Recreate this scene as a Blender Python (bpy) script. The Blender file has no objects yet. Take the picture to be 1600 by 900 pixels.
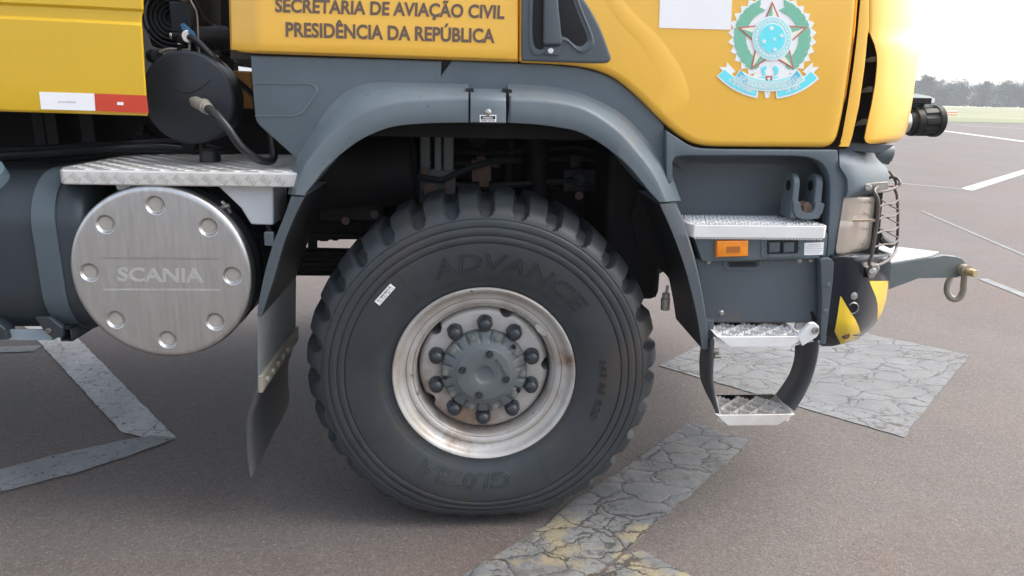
import bpy, bmesh, math, random
from math import sin, cos, pi, radians, sqrt, atan2, exp
from mathutils import Vector, Matrix
random.seed(7)
SC = bpy.context.scene
COL = SC.collection

# ------------------------------------------------------------------ camera
FPX, PIT, YAW, ROL = 1115.56, .2667, .0648, .0221
C = Vector((-.0567, -2.1798, 1.4376))
FW = Vector((sin(YAW)*cos(PIT), cos(YAW)*cos(PIT), -sin(PIT)))
R0 = Vector((cos(YAW), -sin(YAW), 0)); U0 = R0.cross(FW)
RT = R0*cos(ROL) + U0*sin(ROL); UP = -R0*sin(ROL) + U0*cos(ROL)
cam = bpy.data.cameras.new('camera'); co = bpy.data.objects.new('camera', cam); COL.objects.link(co)
cam.sensor_width = 36; cam.lens = FPX/1600*36; cam.clip_start = .05; cam.clip_end = 3000
m = Matrix((RT, UP, -FW)).transposed().to_4x4(); m.translation = C; co.matrix_world = m
SC.camera = co

# ------------------------------------------------------------------ light
SUN_EL, SUN_AZ = 50, 84          # hazy bright sky, sun behind thin cloud, high beyond the truck
world = bpy.data.worlds.new('World'); SC.world = world; world.use_nodes = True
wn = world.node_tree.nodes; wl = world.node_tree.links
bg = wn['Background']; sky = wn.new('ShaderNodeTexSky'); sky.sky_type = 'NISHITA'; sky.sun_disc = False
sky.sun_elevation = radians(SUN_EL); sky.sun_rotation = radians(SUN_AZ); sky.air_density = 1.0; sky.dust_density = 4.0; sky.ozone_density = .6
hs = wn.new('ShaderNodeHueSaturation'); hs.inputs['Saturation'].default_value = .55
wl.new(sky.outputs[0], hs.inputs['Color']); wl.new(hs.outputs[0], bg.inputs[0]); bg.inputs[1].default_value = .15
sd = bpy.data.lights.new('sun', 'SUN'); so = bpy.data.objects.new('sun', sd); COL.objects.link(so)
sd.energy = 1.2; sd.angle = radians(50); sd.color = (1, .97, .93)
sv = Vector((sin(radians(SUN_AZ))*cos(radians(SUN_EL)), cos(radians(SUN_AZ))*cos(radians(SUN_EL)), sin(radians(SUN_EL))))
so.rotation_euler = sv.to_track_quat('Z', 'Y').to_euler()
SC.view_settings.view_transform = 'Standard'; SC.view_settings.look = 'None'
SC.view_settings.exposure = 1.5; SC.view_settings.gamma = 1
SC.cycles.max_bounces = 6

# ------------------------------------------------------------------ tracing helpers
def ray(x, y): return RT*((x-800)/FPX) - UP*((y-450)/FPX) + FW
def W(x, y, Y):                     # picture point -> place on the upright plane at depth Y
    d = ray(x, y); return C + d*((Y-C.y)/d.y)
def G(x, y, z=0.0):                 # picture point -> place on a level plane
    d = ray(x, y); return C + d*((z-C.z)/d.z)
def S(pts, n=6, closed=False):      # Catmull-Rom through points
    pts = [Vector(p) for p in pts]; out = []; N = len(pts)
    for i in range(N if closed else N-1):
        if closed: a, b, c, d = pts[i-1], pts[i], pts[(i+1) % N], pts[(i+2) % N]
        else: a, b, c, d = pts[max(i-1, 0)], pts[i], pts[i+1], pts[min(i+2, N-1)]
        for k in range(n):
            t = k/n
            out.append(.5*((2*b)+(c-a)*t+(2*a-5*b+4*c-d)*t*t+(3*b-a-3*c+d)*t**3))
    if not closed: out.append(pts[-1])
    return [tuple(p) for p in out]
def resample(pts, n):
    pts = [Vector(p) for p in pts]; L = [0]
    for i in range(1, len(pts)): L.append(L[-1]+(pts[i]-pts[i-1]).length)
    out = []; j = 0
    for k in range(n):
        s = L[-1]*k/(n-1)
        while j < len(L)-2 and L[j+1] < s: j += 1
        t = (s-L[j])/max(1e-9, L[j+1]-L[j]); out.append(pts[j].lerp(pts[j+1], min(1, t)))
    return out
def w3(p, Y=None):
    if isinstance(p, Vector) and len(p) == 3 and Y is None: return p
    return W(p[0], p[1], p[2] if len(p) > 2 else Y)

class MB:
    def __init__(s): s.v = []; s.f = []; s.mi = []; s.cur = 0
    def add(s, vs, fs):
        o = len(s.v); s.v += [tuple(v) for v in vs]; s.f += [tuple(i+o for i in f) for f in fs]; s.mi += [s.cur]*len(fs); return s
    def grid(s, rows, closed=False, flip=False):
        n = len(rows[0]); vs = [p for r in rows for p in r]; fs = []
        for i in range(len(rows)-1):
            for j in range(n if closed else n-1):
                k = (j+1) % n
                fs.append((i*n+j, i*n+k, (i+1)*n+k, (i+1)*n+j))
        return s.add(vs, fs)
    def loft(s, rows, n=None):       # rows of picture points (x, y, depth)
        R = [[w3(p) for p in r] for r in rows]
        if n: R = [resample(r, n) for r in R]
        return s.grid(R)
    def box(s, a, b):
        x0, y0, z0 = a; x1, y1, z1 = b
        vs = [(x, y, z) for x in (x0, x1) for y in (y0, y1) for z in (z0, z1)]
        return s.add(vs, [(0, 1, 3, 2), (4, 6, 7, 5), (0, 4, 5, 1), (2, 3, 7, 6), (0, 2, 6, 4), (1, 5, 7, 3)])
    def prism(s, pts, d):           # world polygon extruded by vector d
        n = len(pts); pts = [Vector(p) for p in pts]; d = Vector(d)
        return s.add(pts+[p+d for p in pts], [tuple(range(n)), tuple(range(2*n-1, n-1, -1))]+[(i, (i+1) % n, n+(i+1) % n, n+i) for i in range(n)])
    def slab(s, px, Y, th): return s.prism([w3(p, Y) if len(p) < 3 else w3(p) for p in px], (0, th, 0))
    def panel(s, px, Y, r, depth, rin=None, seg=5):   # traced panel with a rounded rim
        P = [W(p[0], p[1], Y) for p in px]
        q = [(p.x, p.z) for p in P]
        A = sum(q[i-1][0]*q[i][1]-q[i][0]*q[i-1][1] for i in range(len(q)))
        if A < 0: q.reverse()
        n = len(q); rin = rin or r; nor = []
        for i in range(n):
            a, b, c = Vector(q[i-1]), Vector(q[i]), Vector(q[(i+1) % n])
            e1 = (b-a).normalized(); e2 = (c-b).normalized()
            n1 = Vector((-e1.y, e1.x)); n2 = Vector((-e2.y, e2.x)); h = n1+n2
            if h.length < 1e-6: h = n1.copy()
            h.normalize(); nor.append(h/max(.35, h.dot(n1)))
        dd_ = [rin]*n
        for _ in range(60):          # keep the rounded rim from folding over itself in tight corners
            bad = False
            for i in range(n):
                j = (i+1) % n; a, c = Vector(q[i]), Vector(q[j]); e0 = c-a; e1 = (c+nor[j]*dd_[j])-(a+nor[i]*dd_[i])
                if e0.dot(e1) <= .05*e0.length_squared: dd_[i] *= .8; dd_[j] *= .8; bad = True
            if not bad: break
        rows = [[(q[i][0], Y+depth, q[i][1]) for i in range(n)]]
        for k in range(seg+1):
            a = pi/2*k/seg; kk = 1-cos(a); dy = r*(1-sin(a))
            rows.append([(q[i][0]+nor[i].x*kk*dd_[i], Y+dy, q[i][1]+nor[i].y*kk*dd_[i]) for i in range(n)])
        s.grid(rows, closed=True); o = len(s.v)-n
        s.f.append(tuple(range(o, o+n))); s.mi.append(s.cur); return s
    def cyl(s, p0, p1, r0, r1=None, seg=20, caps=True, rot=0):
        p0 = Vector(p0); p1 = Vector(p1); r1 = r0 if r1 is None else r1; ax = (p1-p0).normalized()
        u = ax.orthogonal().normalized(); v = ax.cross(u)
        a = [u*cos(2*pi*i/seg+rot)+v*sin(2*pi*i/seg+rot) for i in range(seg)]
        vs = [p0+k*r0 for k in a]+[p1+k*r1 for k in a]
        fs = [(i, (i+1) % seg, seg+(i+1) % seg, seg+i) for i in range(seg)]
        if caps: fs += [tuple(range(seg))[::-1], tuple(range(seg, 2*seg))]
        return s.add(vs, fs)
    def tube(s, pts, r, seg=8, caps=True):
        pts = [Vector(p) for p in pts]; rows = []; u = None
        for i, p in enumerate(pts):
            t = (pts[min(i+1, len(pts)-1)]-pts[max(i-1, 0)]).normalized()
            if u is None: u = t.orthogonal().normalized()
            u = (u-t*u.dot(t)).normalized(); v = t.cross(u)
            rr = r(i/(len(pts)-1)) if callable(r) else r
            rows.append([p+(u*cos(2*pi*k/seg)+v*sin(2*pi*k/seg))*rr for k in range(seg)])
        o = len(s.v); s.grid(rows, closed=True)
        if caps: s.f += [tuple(range(o, o+seg))[::-1], tuple(range(len(s.v)-seg, len(s.v)))]; s.mi += [s.cur]*2
        return s
    def lathe(s, prof, c, seg=48, ax='Y', cap0=False, cap1=False):
        c = Vector(c); rows = []
        for r, d in prof:
            row = []
            for k in range(seg):
                a = 2*pi*k/seg
                row.append(c+(Vector((r*sin(a), d, r*cos(a))) if ax == 'Y' else Vector((r*sin(a), r*cos(a), d)) if ax == 'Z' else Vector((d, r*sin(a), r*cos(a)))))
            rows.append(row)
        o = len(s.v); s.grid(rows, closed=True)
        if cap0: s.f.append(tuple(range(o, o+seg))); s.mi.append(s.cur)
        if cap1: s.f.append(tuple(range(len(s.v)-seg, len(s.v)))); s.mi.append(s.cur)
        return s
    def build(s, name, mat, parent=None, ang=38, bev=0, seg=2, solid=0, kind=None, label=None):
        me = bpy.data.meshes.new(name); off = Vector((0, 0, 0)); p = parent
        while p is not None: off += p.location; p = p.parent
        me.from_pydata([Vector(v)-off for v in s.v], [], s.f); me.validate()
        bm = bmesh.new(); bm.from_mesh(me); bmesh.ops.remove_doubles(bm, verts=bm.verts, dist=1e-6)
        bmesh.ops.recalc_face_normals(bm, faces=bm.faces); bm.to_mesh(me); bm.free()
        for q in (mat if isinstance(mat, (list, tuple)) else [mat]): me.materials.append(q)
        if any(s.mi) and len(me.polygons) == len(s.mi): me.polygons.foreach_set('material_index', s.mi)
        me.polygons.foreach_set('use_smooth', [True]*len(me.polygons))
        if not bev: me.set_sharp_from_angle(angle=radians(ang))
        o = bpy.data.objects.new(name, me); COL.objects.link(o); o.parent = parent
        if solid:
            d = o.modifiers.new('thickness', 'SOLIDIFY'); d.thickness = solid; d.offset = 0
        if bev:
            b = o.modifiers.new('bevel', 'BEVEL'); b.width = bev; b.segments = seg; b.limit_method = 'ANGLE'; b.angle_limit = radians(30); b.harden_normals = True
        if kind: o['kind'] = kind
        if label: o['label'] = label
        return o

def thing(name, label, cat, loc=(0, 0, 0), group=None):
    o = bpy.data.objects.new(name, None); COL.objects.link(o); o.location = loc; o.empty_display_size = .3
    o['label'] = label; o['category'] = cat
    if group: o['group'] = group
    return o
def tag(o, label, cat, group=None):
    o['label'] = label; o['category'] = cat
    if group: o['group'] = group
    return o

# ------------------------------------------------------------------ materials
def mat(name, col, rough=.5, metal=0, coat=0, var=None, vs=6, vlo=.35, vhi=.7, bump=0, bs=60, spots=None, ss=30, st=.66, stretch=None, spec=.5, spots2=None, s2=4, s2t=.6, rvar=0, alpha=1, crough=.05):
    m = bpy.data.materials.new(name); m.use_nodes = True; nt = m.node_tree; N = nt.nodes; L = nt.links
    b = N['Principled BSDF']; b.inputs['Base Color'].default_value = (*col, 1); b.inputs['Roughness'].default_value = rough
    b.inputs['Metallic'].default_value = metal; b.inputs['Coat Weight'].default_value = coat; b.inputs['Coat Roughness'].default_value = crough
    b.inputs['Specular IOR Level'].default_value = spec
    tc = N.new('ShaderNodeTexCoord'); vec = tc.outputs['Object']
    if stretch:
        mp = N.new('ShaderNodeMapping'); mp.inputs['Scale'].default_value = stretch; L.new(vec, mp.inputs[0]); svec = mp.outputs[0]
    else: svec = vec
    def noise(scale, v, det=6):
        n = N.new('ShaderNodeTexNoise'); n.inputs['Scale'].default_value = scale; n.inputs['Detail'].default_value = det; n.inputs['Roughness'].default_value = .62
        L.new(v, n.inputs['Vector']); return n.outputs[0]
    def ramp(x, lo, hi):
        r = N.new('ShaderNodeMapRange'); r.inputs[1].default_value = lo; r.inputs[2].default_value = hi; r.clamp = True; L.new(x, r.inputs[0]); return r.outputs[0]
    def mix(f, a, bcol):
        x = N.new('ShaderNodeMix'); x.data_type = 'RGBA'; L.new(f, x.inputs[0])
        if isinstance(a, tuple): x.inputs[6].default_value = (*a, 1)
        else: L.new(a, x.inputs[6])
        x.inputs[7].default_value = (*bcol, 1); return x.outputs[2]
    c = col
    if var: c = mix(ramp(noise(vs, svec), vlo, vhi), c, var)
    if spots2: c = mix(ramp(noise(s2, svec, 8), s2t, s2t+.14), c, spots2)
    if spots: c = mix(ramp(noise(ss, vec, 4), st, st+.05), c, spots)
    if not isinstance(c, tuple): L.new(c, b.inputs['Base Color'])
    if rvar:
        r = N.new('ShaderNodeMapRange'); r.inputs[1].default_value = .3; r.inputs[2].default_value = .7; r.inputs[3].default_value = rough-rvar; r.inputs[4].default_value = rough+rvar
        L.new(noise(vs*1.7, svec), r.inputs[0]); L.new(r.outputs[0], b.inputs['Roughness'])
    if bump:
        bp = N.new('ShaderNodeBump'); bp.inputs['Strength'].default_value = bump; bp.inputs['Distance'].default_value = .002
        L.new(noise(bs, svec, 3), bp.inputs['Height']); L.new(bp.outputs[0], b.inputs['Normal'])
    return m
M = {}
M['cab'] = mat('cab_yellow_paint', (.88, .495, .054), .36, coat=.5, var=(.84, .46, .046), vs=3, spots=(.55, .30, .06), ss=90, st=.74, crough=.12)
M['body'] = mat('mustard_yellow_paint', (.70, .435, .008), .36, coat=.4, var=(.65, .40, .008), vs=2, spots=(.75, .6, .3), ss=120, st=.75, crough=.1)
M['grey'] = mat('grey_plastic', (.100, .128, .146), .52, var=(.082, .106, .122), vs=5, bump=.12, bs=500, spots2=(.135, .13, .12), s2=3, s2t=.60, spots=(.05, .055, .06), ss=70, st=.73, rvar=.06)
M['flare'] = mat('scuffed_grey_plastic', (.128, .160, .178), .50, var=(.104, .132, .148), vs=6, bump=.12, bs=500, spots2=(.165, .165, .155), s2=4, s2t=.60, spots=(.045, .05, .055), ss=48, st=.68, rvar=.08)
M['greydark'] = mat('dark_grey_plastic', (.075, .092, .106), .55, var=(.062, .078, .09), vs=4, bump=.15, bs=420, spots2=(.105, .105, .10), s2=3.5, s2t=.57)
M['black'] = mat('black_paint', (.010, .011, .013), .5, var=(.016, .017, .018), vs=5, spots2=(.028, .024, .02), s2=7, s2t=.6, spec=.25)
M['gloss'] = mat('gloss_black_paint', (.008, .011, .016), .16, spec=.16, var=(.02, .024, .03), vs=4)
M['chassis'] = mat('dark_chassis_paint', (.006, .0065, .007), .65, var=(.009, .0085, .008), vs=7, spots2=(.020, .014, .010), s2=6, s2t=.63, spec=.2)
M['canister'] = mat('black_satin_tank_paint', (.014, .019, .025), .42, var=(.022, .028, .034), vs=6, bump=.1, bs=200, spec=.35)
M['tank'] = mat('grey_tank_plastic', (.022, .031, .039), .42, var=(.017, .024, .03), vs=3, spots2=(.05, .05, .048), s2=6, s2t=.66)
M['strap'] = mat('grey_strap_paint', (.066, .088, .102), .45, var=(.055, .074, .088), vs=4)
M['rubber'] = mat('tyre_rubber', (.038, .044, .048), .47, var=(.026, .030, .033), vs=7, spots2=(.052, .046, .042), s2=3.5, s2t=.53, rvar=.09, bump=.1, bs=240, spec=.38)
M['hose'] = mat('black_rubber_hose', (.016, .018, .020), .35)
M['flaprubber'] = mat('mud_flap_rubber', (.05, .054, .06), .5, var=(.075, .075, .074), vs=4, spots2=(.10, .09, .08), s2=5, s2t=.62)
M['rim'] = mat('worn_rim_paint', (.46, .445, .42), .40, metal=.3, var=(.34, .29, .24), vs=9, vlo=.42, vhi=.75, spots=(.16, .11, .08), ss=26, st=.68, spots2=(.21, .13, .075), s2=6, s2t=.57, rvar=.08, bump=.15, bs=80)
M['disc'] = mat('dirty_wheel_disc_paint', (.50, .485, .47), .42, metal=.3, var=(.41, .38, .35), vs=8, spots2=(.29, .20, .14), s2=6, s2t=.54, spots=(.2, .13, .09), ss=22, st=.73, bump=.1, bs=60)
M['hub'] = mat('grey_hub_paint', (.096, .115, .122), .5, var=(.11, .118, .114), vs=16, spots2=(.15, .145, .125), s2=22, s2t=.62, spots=(.07, .06, .045), ss=40, st=.68, bump=.2, bs=90)
M['nut'] = mat('black_nut_cap', (.016, .021, .027), .3, var=(.04, .045, .05), vs=25)
M['steel'] = mat('brushed_stainless_steel', (.60, .595, .585), .38, metal=1, var=(.48, .475, .465), vs=14, stretch=(7, 1, .5), vlo=.3, vhi=.75, rvar=.07, bump=.03, bs=40, spots2=(.46, .43, .40), s2=2.2, s2t=.6)
M['bolt'] = mat('zinc_bolt', (.45, .45, .44), .4, metal=.8, var=(.3, .25, .2), vs=30)
M['plate'] = mat('aluminium_checker_plate', (.66, .65, .63), .42, metal=.35, var=(.56, .54, .50), vs=7, spots2=(.22, .15, .10), s2=5, s2t=.63, rvar=.08)
M['white'] = mat('worn_white_paint', (.74, .74, .73), .45, var=(.66, .65, .63), vs=12, spots2=(.40, .33, .26), s2=9, s2t=.70, spots=(.3, .27, .23), ss=60, st=.74)
M['dirtywhite'] = mat('dirty_white_step_paint', (.66, .645, .61), .5, var=(.52, .48, .42), vs=9, spots2=(.30, .21, .14), s2=7, s2t=.56)
M['whitebox'] = mat('white_box_plastic', (.62, .64, .65), .4, var=(.56, .58, .6), vs=3)
M['stickw'] = mat('white_sticker', (.88, .88, .88), .45)
M['red'] = mat('red_reflective_tape', (.62, .055, .022), .4, var=(.55, .05, .02), vs=20)
M['letter'] = mat('faded_brown_lettering', (.135, .085, .062), .5)
M['amber'] = mat('amber_lens', (.85, .27, .005), .2, coat=1, var=(.75, .2, .005), vs=30)
M['amberdark'] = mat('amber_reflector_insert', (.38, .12, .02), .3)
M['lens'] = mat('hazy_headlamp_lens', (.50, .43, .36), .16, coat=1, var=(.60, .56, .52), vs=10, stretch=(1, 1, .5))
M['lensorange'] = mat('beige_lamp_reflector', (.55, .35, .22), .3, coat=1, var=(.5, .4, .3), vs=9)
M['guard'] = mat('grey_guard_steel', (.10, .095, .09), .5, metal=.4, var=(.14, .10, .08), vs=20)
M['galv'] = mat('galvanized_steel', (.46, .49, .50), .42, metal=.6, var=(.58, .60, .60), vs=60, spots2=(.36, .38, .39), s2=9)
M['beam'] = mat('blue_grey_beam_paint', (.115, .145, .155), .45, var=(.15, .165, .16), vs=8)
M['shackle'] = mat('weathered_shackle_steel', (.28, .27, .24), .5, metal=.3, var=(.38, .34, .26), vs=25)
M['brass'] = mat('dull_brass_pin', (.42, .34, .19), .5, metal=.5)
M['rust'] = mat('rusty_bolt', (.10, .060, .045), .75, var=(.16, .10, .075), vs=60)
M['chevy'] = mat('chevron_yellow_film', (.72, .50, .025), .35, coat=.4, var=(.64, .44, .02), vs=10)
M['orange'] = mat('orange_brown_block_paint', (.34, .16, .028), .5, var=(.24, .11, .03), vs=8)
M['silver'] = mat('bright_fitting_metal', (.7, .7, .7), .25, metal=1)
M['blue'] = mat('blue_valve_handle', (.05, .17, .32), .4)
M['greywall'] = mat('mid_grey_cab_rear', (.10, .10, .105), .6, var=(.08, .08, .085), vs=3)
M['gapshade'] = mat('dark_gap_shade', (.02, .012, .008), .8)  # dark brown standing in for shade inside the cab and door gaps
M['cap'] = mat('blue_grey_tank_cap', (.12, .175, .205), .4, var=(.10, .145, .175), vs=9)
M['angle'] = mat('pale_blue_angle_steel', (.25, .31, .34), .5, var=(.2, .25, .27), vs=12)
for nm, c in dict(em_green=(.20, .52, .36), em_cream=(.86, .84, .68), em_red=(.55, .16, .13), em_cyan=(.16, .78, .86), em_blue=(.10, .55, .72), em_white=(.88, .88, .87), em_pale=(.45, .80, .80)).items():
    M[nm] = mat(nm[3:]+'_emblem_film', c, .45)

lc = mat('clear_lamp_cover', (.50, .44, .38), .12, coat=1, bump=.5, bs=120, stretch=(1, 1, .05))
_n = lc.node_tree.nodes; _t = _n.new('ShaderNodeBsdfTransparent'); _m = _n.new('ShaderNodeMixShader'); _m.inputs[0].default_value = .62
lc.node_tree.links.new(_n['Principled BSDF'].outputs[0], _m.inputs[2]); lc.node_tree.links.new(_t.outputs[0], _m.inputs[1]); lc.node_tree.links.new(_m.outputs[0], _n['Material Output'].inputs[0])
M['lenscover'] = lc
M['reflector'] = mat('yellowed_reflector', (.34, .25, .17), .35, metal=.3, var=(.42, .34, .26), vs=12)
M['tan'] = mat('tan_dimple_paint', (.40, .365, .31), .5, var=(.33, .30, .26), vs=30)
M['emboss'] = mat('lightened_letter_steel', (.66, .655, .645), .46, metal=.95)  # paler than the cover steel, painting in the highlights on the letter edges
M['bulb'] = mat('orange_indicator_bulb', (.42, .25, .15), .5)
M['hubbolt'] = mat('dusty_hub_bolt', (.17, .18, .165), .5, var=(.12, .12, .10), vs=60)
M['bracket'] = mat('shaded_bracket_grey', (.17, .19, .195), .5, var=(.13, .145, .15), vs=4, spots2=(.2, .17, .13), s2=6, s2t=.64)  # grey darkened in colour for the shade on the mud-flap bracket

# ------------------------------------------------------------------ ground
def ground_mat(name, kind):
    m = bpy.data.materials.new(name); m.use_nodes = True; nt = m.node_tree; N = nt.nodes; L = nt.links
    b = N['Principled BSDF']; b.inputs['Roughness'].default_value = .72; b.inputs['Specular IOR Level'].default_value = .4
    geo = N.new('ShaderNodeNewGeometry'); P = geo.outputs['Position']
    def noise(s, det=6, rough=.6, v=P):
        n = N.new('ShaderNodeTexNoise'); n.inputs['Scale'].default_value = s; n.inputs['Detail'].default_value = det; n.inputs['Roughness'].default_value = rough; L.new(v, n.inputs['Vector']); return n.outputs[0]
    def rng(x, a, bb, c=0, d=1):
        r = N.new('ShaderNodeMapRange'); r.inputs[1].default_value = a; r.inputs[2].default_value = bb; r.inputs[3].default_value = c; r.inputs[4].default_value = d; L.new(x, r.inputs[0]); return r.outputs[0]
    def mix(f, a, c, mode='MIX'):
        x = N.new('ShaderNodeMix'); x.data_type = 'RGBA'; x.blend_type = mode; 
        if isinstance(f, float): x.inputs[0].default_value = f
        else: L.new(f, x.inputs[0])
        for k, q in ((6, a), (7, c)):
            if isinstance(q, tuple): x.inputs[k].default_value = (*q, 1)
            else: L.new(q, x.inputs[k])
        return x.outputs[2]
    def math_(op, a, c):
        x = N.new('ShaderNodeMath'); x.operation = op
        for k, q in ((0, a), (1, c)):
            if isinstance(q, (int, float)): x.inputs[k].default_value = q
            else: L.new(q, x.inputs[k])
        return x.outputs[0]
    def voro(s, feat='F1', v=P):
        n = N.new('ShaderNodeTexVoronoi'); n.inputs['Scale'].default_value = s; n.feature = feat; L.new(v, n.inputs['Vector']); return n
    if kind == 'asphalt':
        c = mix(rng(noise(1.1, 7), .38, .64), (.095, .081, .073), (.126, .109, .099))
        c = mix(rng(noise(.55, 8), .50, .63, 0, .6), c, (.112, .068, .050))           # red earth film
        st = voro(150); c = mix(rng(noise(150, 3), .44, .62, 0, .62), c, (.052, .044, .040))
        c = mix(math_('MULTIPLY', rng(noise(95, 2), .62, .69), .5), c, (.30, .265, .24))
        c = mix(math_('MULTIPLY', rng(noise(34, 3), .62, .67), .6), c, (.055, .047, .044))
        c = mix(rng(noise(2.3, 5), .60, .74, 0, .5), c, (.075, .07, .068)); c = mix(rng(noise(.9, 7, .7), .54, .66, 0, .45), c, (.085, .066, .056))             # dark stains
        for sc_, amt in ((75, .13), (150, .20)):     # single stones showing in the worn surface
            vs_ = voro(sc_); bw_ = N.new('ShaderNodeRGBToBW'); L.new(vs_.outputs['Color'], bw_.inputs[0])
            c = mix(rng(bw_.outputs[0], .52, .9, 0, amt), c, (.22, .19, .17)); c = mix(rng(bw_.outputs[0], .48, .12, 0, amt), c, (.055, .046, .041))
        L.new(c, b.inputs['Base Color'])
        h = math_('ADD', math_('MULTIPLY', noise(160, 3), 1.0), math_('MULTIPLY', noise(45, 4), .8))
        bp = N.new('ShaderNodeBump'); bp.inputs['Strength'].default_value = .55; bp.inputs['Distance'].default_value = .006; L.new(h, bp.inputs['Height']); L.new(bp.outputs[0], b.inputs['Normal'])
    elif kind in ('patch', 'strip'):
        sc = 5.0 if kind == 'patch' else 6.5
        mp = N.new('ShaderNodeMapping'); mp.inputs['Rotation'].default_value = (0, 0, radians(-40 if kind == 'patch' else 40)); mp.inputs['Scale'].default_value = (1.0, 1.9, 1) if kind == 'patch' else (1.0, 1.7, 1); L.new(P, mp.inputs[0])
        wob = N.new('ShaderNodeTexNoise'); wob.inputs['Scale'].default_value = 6; wob.inputs['Detail'].default_value = 9; wob.inputs['Roughness'].default_value = .7; L.new(P, wob.inputs['Vector'])
        va = N.new('ShaderNodeVectorMath'); va.operation = 'MULTIPLY_ADD'; L.new(wob.outputs[1], va.inputs[0]); va.inputs[1].default_value = (.20, .20, 0); L.new(mp.outputs[0], va.inputs[2])
        v = voro(sc, 'DISTANCE_TO_EDGE', va.outputs[0]); v2 = voro(sc*2.7, 'DISTANCE_TO_EDGE', va.outputs[0])
        wide = rng(noise(3.1, 3), .35, .65, .25, 1.3)
        e1 = rng(math_('DIVIDE', v.outputs[0], wide), *((.003, .018) if kind == 'patch' else (.006, .032)), 1, 0)
        e2 = math_('MULTIPLY', rng(v2.outputs[0], .006, .030, 1, 0), rng(noise(3.5, 3), .53, .60))
        e = math_('MAXIMUM', e1, e2)
        cell = voro(sc, 'F1', va.outputs[0]); bw = N.new('ShaderNodeRGBToBW'); L.new(cell.outputs['Color'], bw.inputs[0])
        if kind == 'patch':
            c = mix(rng(noise(3, 7), .4, .62), (.120, .125, .128), (.162, .167, .170)); c = mix(rng(noise(60, 3), .45, .72, 0, .5), c, (.14, .14, .14))
            c = mix(math_('MULTIPLY', bw.outputs[0], .3), c, (.18, .186, .19))
            c = mix(math_('MULTIPLY', e, .75), c, (.045, .045, .045))
        else:
            c = mix(rng(noise(4, 7), .42, .60), (.104, .110, .115), (.164, .164, .158)); c = mix(rng(noise(50, 3), .45, .72, 0, .6), c, (.085, .085, .085))
            c = mix(math_('MULTIPLY', bw.outputs[0], .3), c, (.185, .185, .18))
            # remains of yellow paint, more of it towards the near end
            sep = N.new('ShaderNodeSeparateXYZ'); L.new(P, sep.inputs[0])
            near = rng(sep.outputs[1], .35, -.25)
            yl = math_('MULTIPLY', rng(math_('ADD', noise(5.5, 6), math_('MULTIPLY', near, .13)), .62, .71), .65)
            c = mix(yl, c, (.27, .22, .115)); c = mix(math_('MULTIPLY', e, .9), c, (.035, .03, .028))
        wear = rng(math_('ADD', noise(9, 8, .75), math_('MULTIPLY', noise(1.7, 4), .35)), .75, .80, 0, .85)      # worn through to the asphalt
        c = mix(wear, c, (.10, .087, .078)); c = mix(rng(noise(95, 2), .60, .68, 0, .5), c, (.09, .082, .076))
        L.new(c, b.inputs['Base Color'])
        h = math_('SUBTRACT', math_('MULTIPLY', noise(70, 4), .35), math_('MULTIPLY', e, 1.0))
        h = math_('ADD', h, math_('MULTIPLY', rng(v.outputs[0], 0, .16), .5))
        bp = N.new('ShaderNodeBump'); bp.inputs['Strength'].default_value = .7; bp.inputs['Distance'].default_value = .008; L.new(h, bp.inputs['Height']); L.new(bp.outputs[0], b.inputs['Normal'])
    elif kind in ('line', 'bluish'):
        base = (.50, .50, .495) if kind == 'line' else (.235, .248, .252)
        c = mix(rng(noise(5, 7), .38, .62), base, tuple(q*.78 for q in base)); c = mix(rng(noise(150, 3), .50, .66, 0, .55), c, (.18, .165, .155))
        v = voro(14, 'DISTANCE_TO_EDGE'); c = mix(math_('MULTIPLY', rng(v.outputs[0], .01, .03, 1, 0), rng(noise(6, 3), .5, .56)), c, (.12, .11, .10))
        L.new(c, b.inputs['Base Color'])
        tr = N.new('ShaderNodeBsdfTransparent'); mx = N.new('ShaderNodeMixShader'); L.new(rng(noise(30, 8, .8), .565, .66), mx.inputs[0]); L.new(b.outputs[0], mx.inputs[1]); L.new(tr.outputs[0], mx.inputs[2]); L.new(mx.outputs[0], N['Material Output'].inputs[0])
        bp = N.new('ShaderNodeBump'); bp.inputs['Strength'].default_value = .5; bp.inputs['Distance'].default_value = .005; L.new(noise(150, 3), bp.inputs['Height']); L.new(bp.outputs[0], b.inputs['Normal'])
    elif kind == 'grass':
        c = mix(rng(noise(.06, 6), .4, .62), (.17, .185, .10), (.24, .235, .145)); c = mix(rng(noise(1.5, 5), .45, .7, 0, .6), c, (.15, .19, .075))
        L.new(c, b.inputs['Base Color']); b.inputs['Roughness'].default_value = .9
    elif kind == 'dry':
        c = mix(rng(noise(.08, 6), .4, .6), (.52, .50, .36), (.42, .44, .28)); L.new(c, b.inputs['Base Color']); b.inputs['Roughness'].default_value = .9
    return m
def sheet(name, pts, m, th=0, kind='structure'):
    b = MB()
    if th: b.prism([(p[0], p[1], 0.001) for p in pts], (0, 0, th))
    else: b.add(pts, [tuple(range(len(pts)))])
    return b.build(name, m, kind=kind)
sheet('apron', [(-900, -900, 0), (900, -900, 0), (900, 900, 0), (-900, 900, 0)], ground_mat('worn_asphalt', 'asphalt'))
def rough(pts, amp, step):           # world outline with a slightly crumbled edge
    out = []; n = len(pts)
    for i in range(n):
        a, b = pts[i], pts[(i+1) % n]; k = max(1, int((b-a).length/step))
        for j in range(k):
            p = a.lerp(b, j/k); out.append(p+Vector((random.uniform(-amp, amp), random.uniform(-amp, amp), 0)))
    return out
A, B_, C_ = G(1030, 572), G(1411, 684), G(1516, 556); D_ = A+C_-B_
sheet('grey_painted_patch', rough([A, B_, C_, D_], .005, .05), ground_mat('cracked_grey_paint', 'patch'), th=.003)
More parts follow.
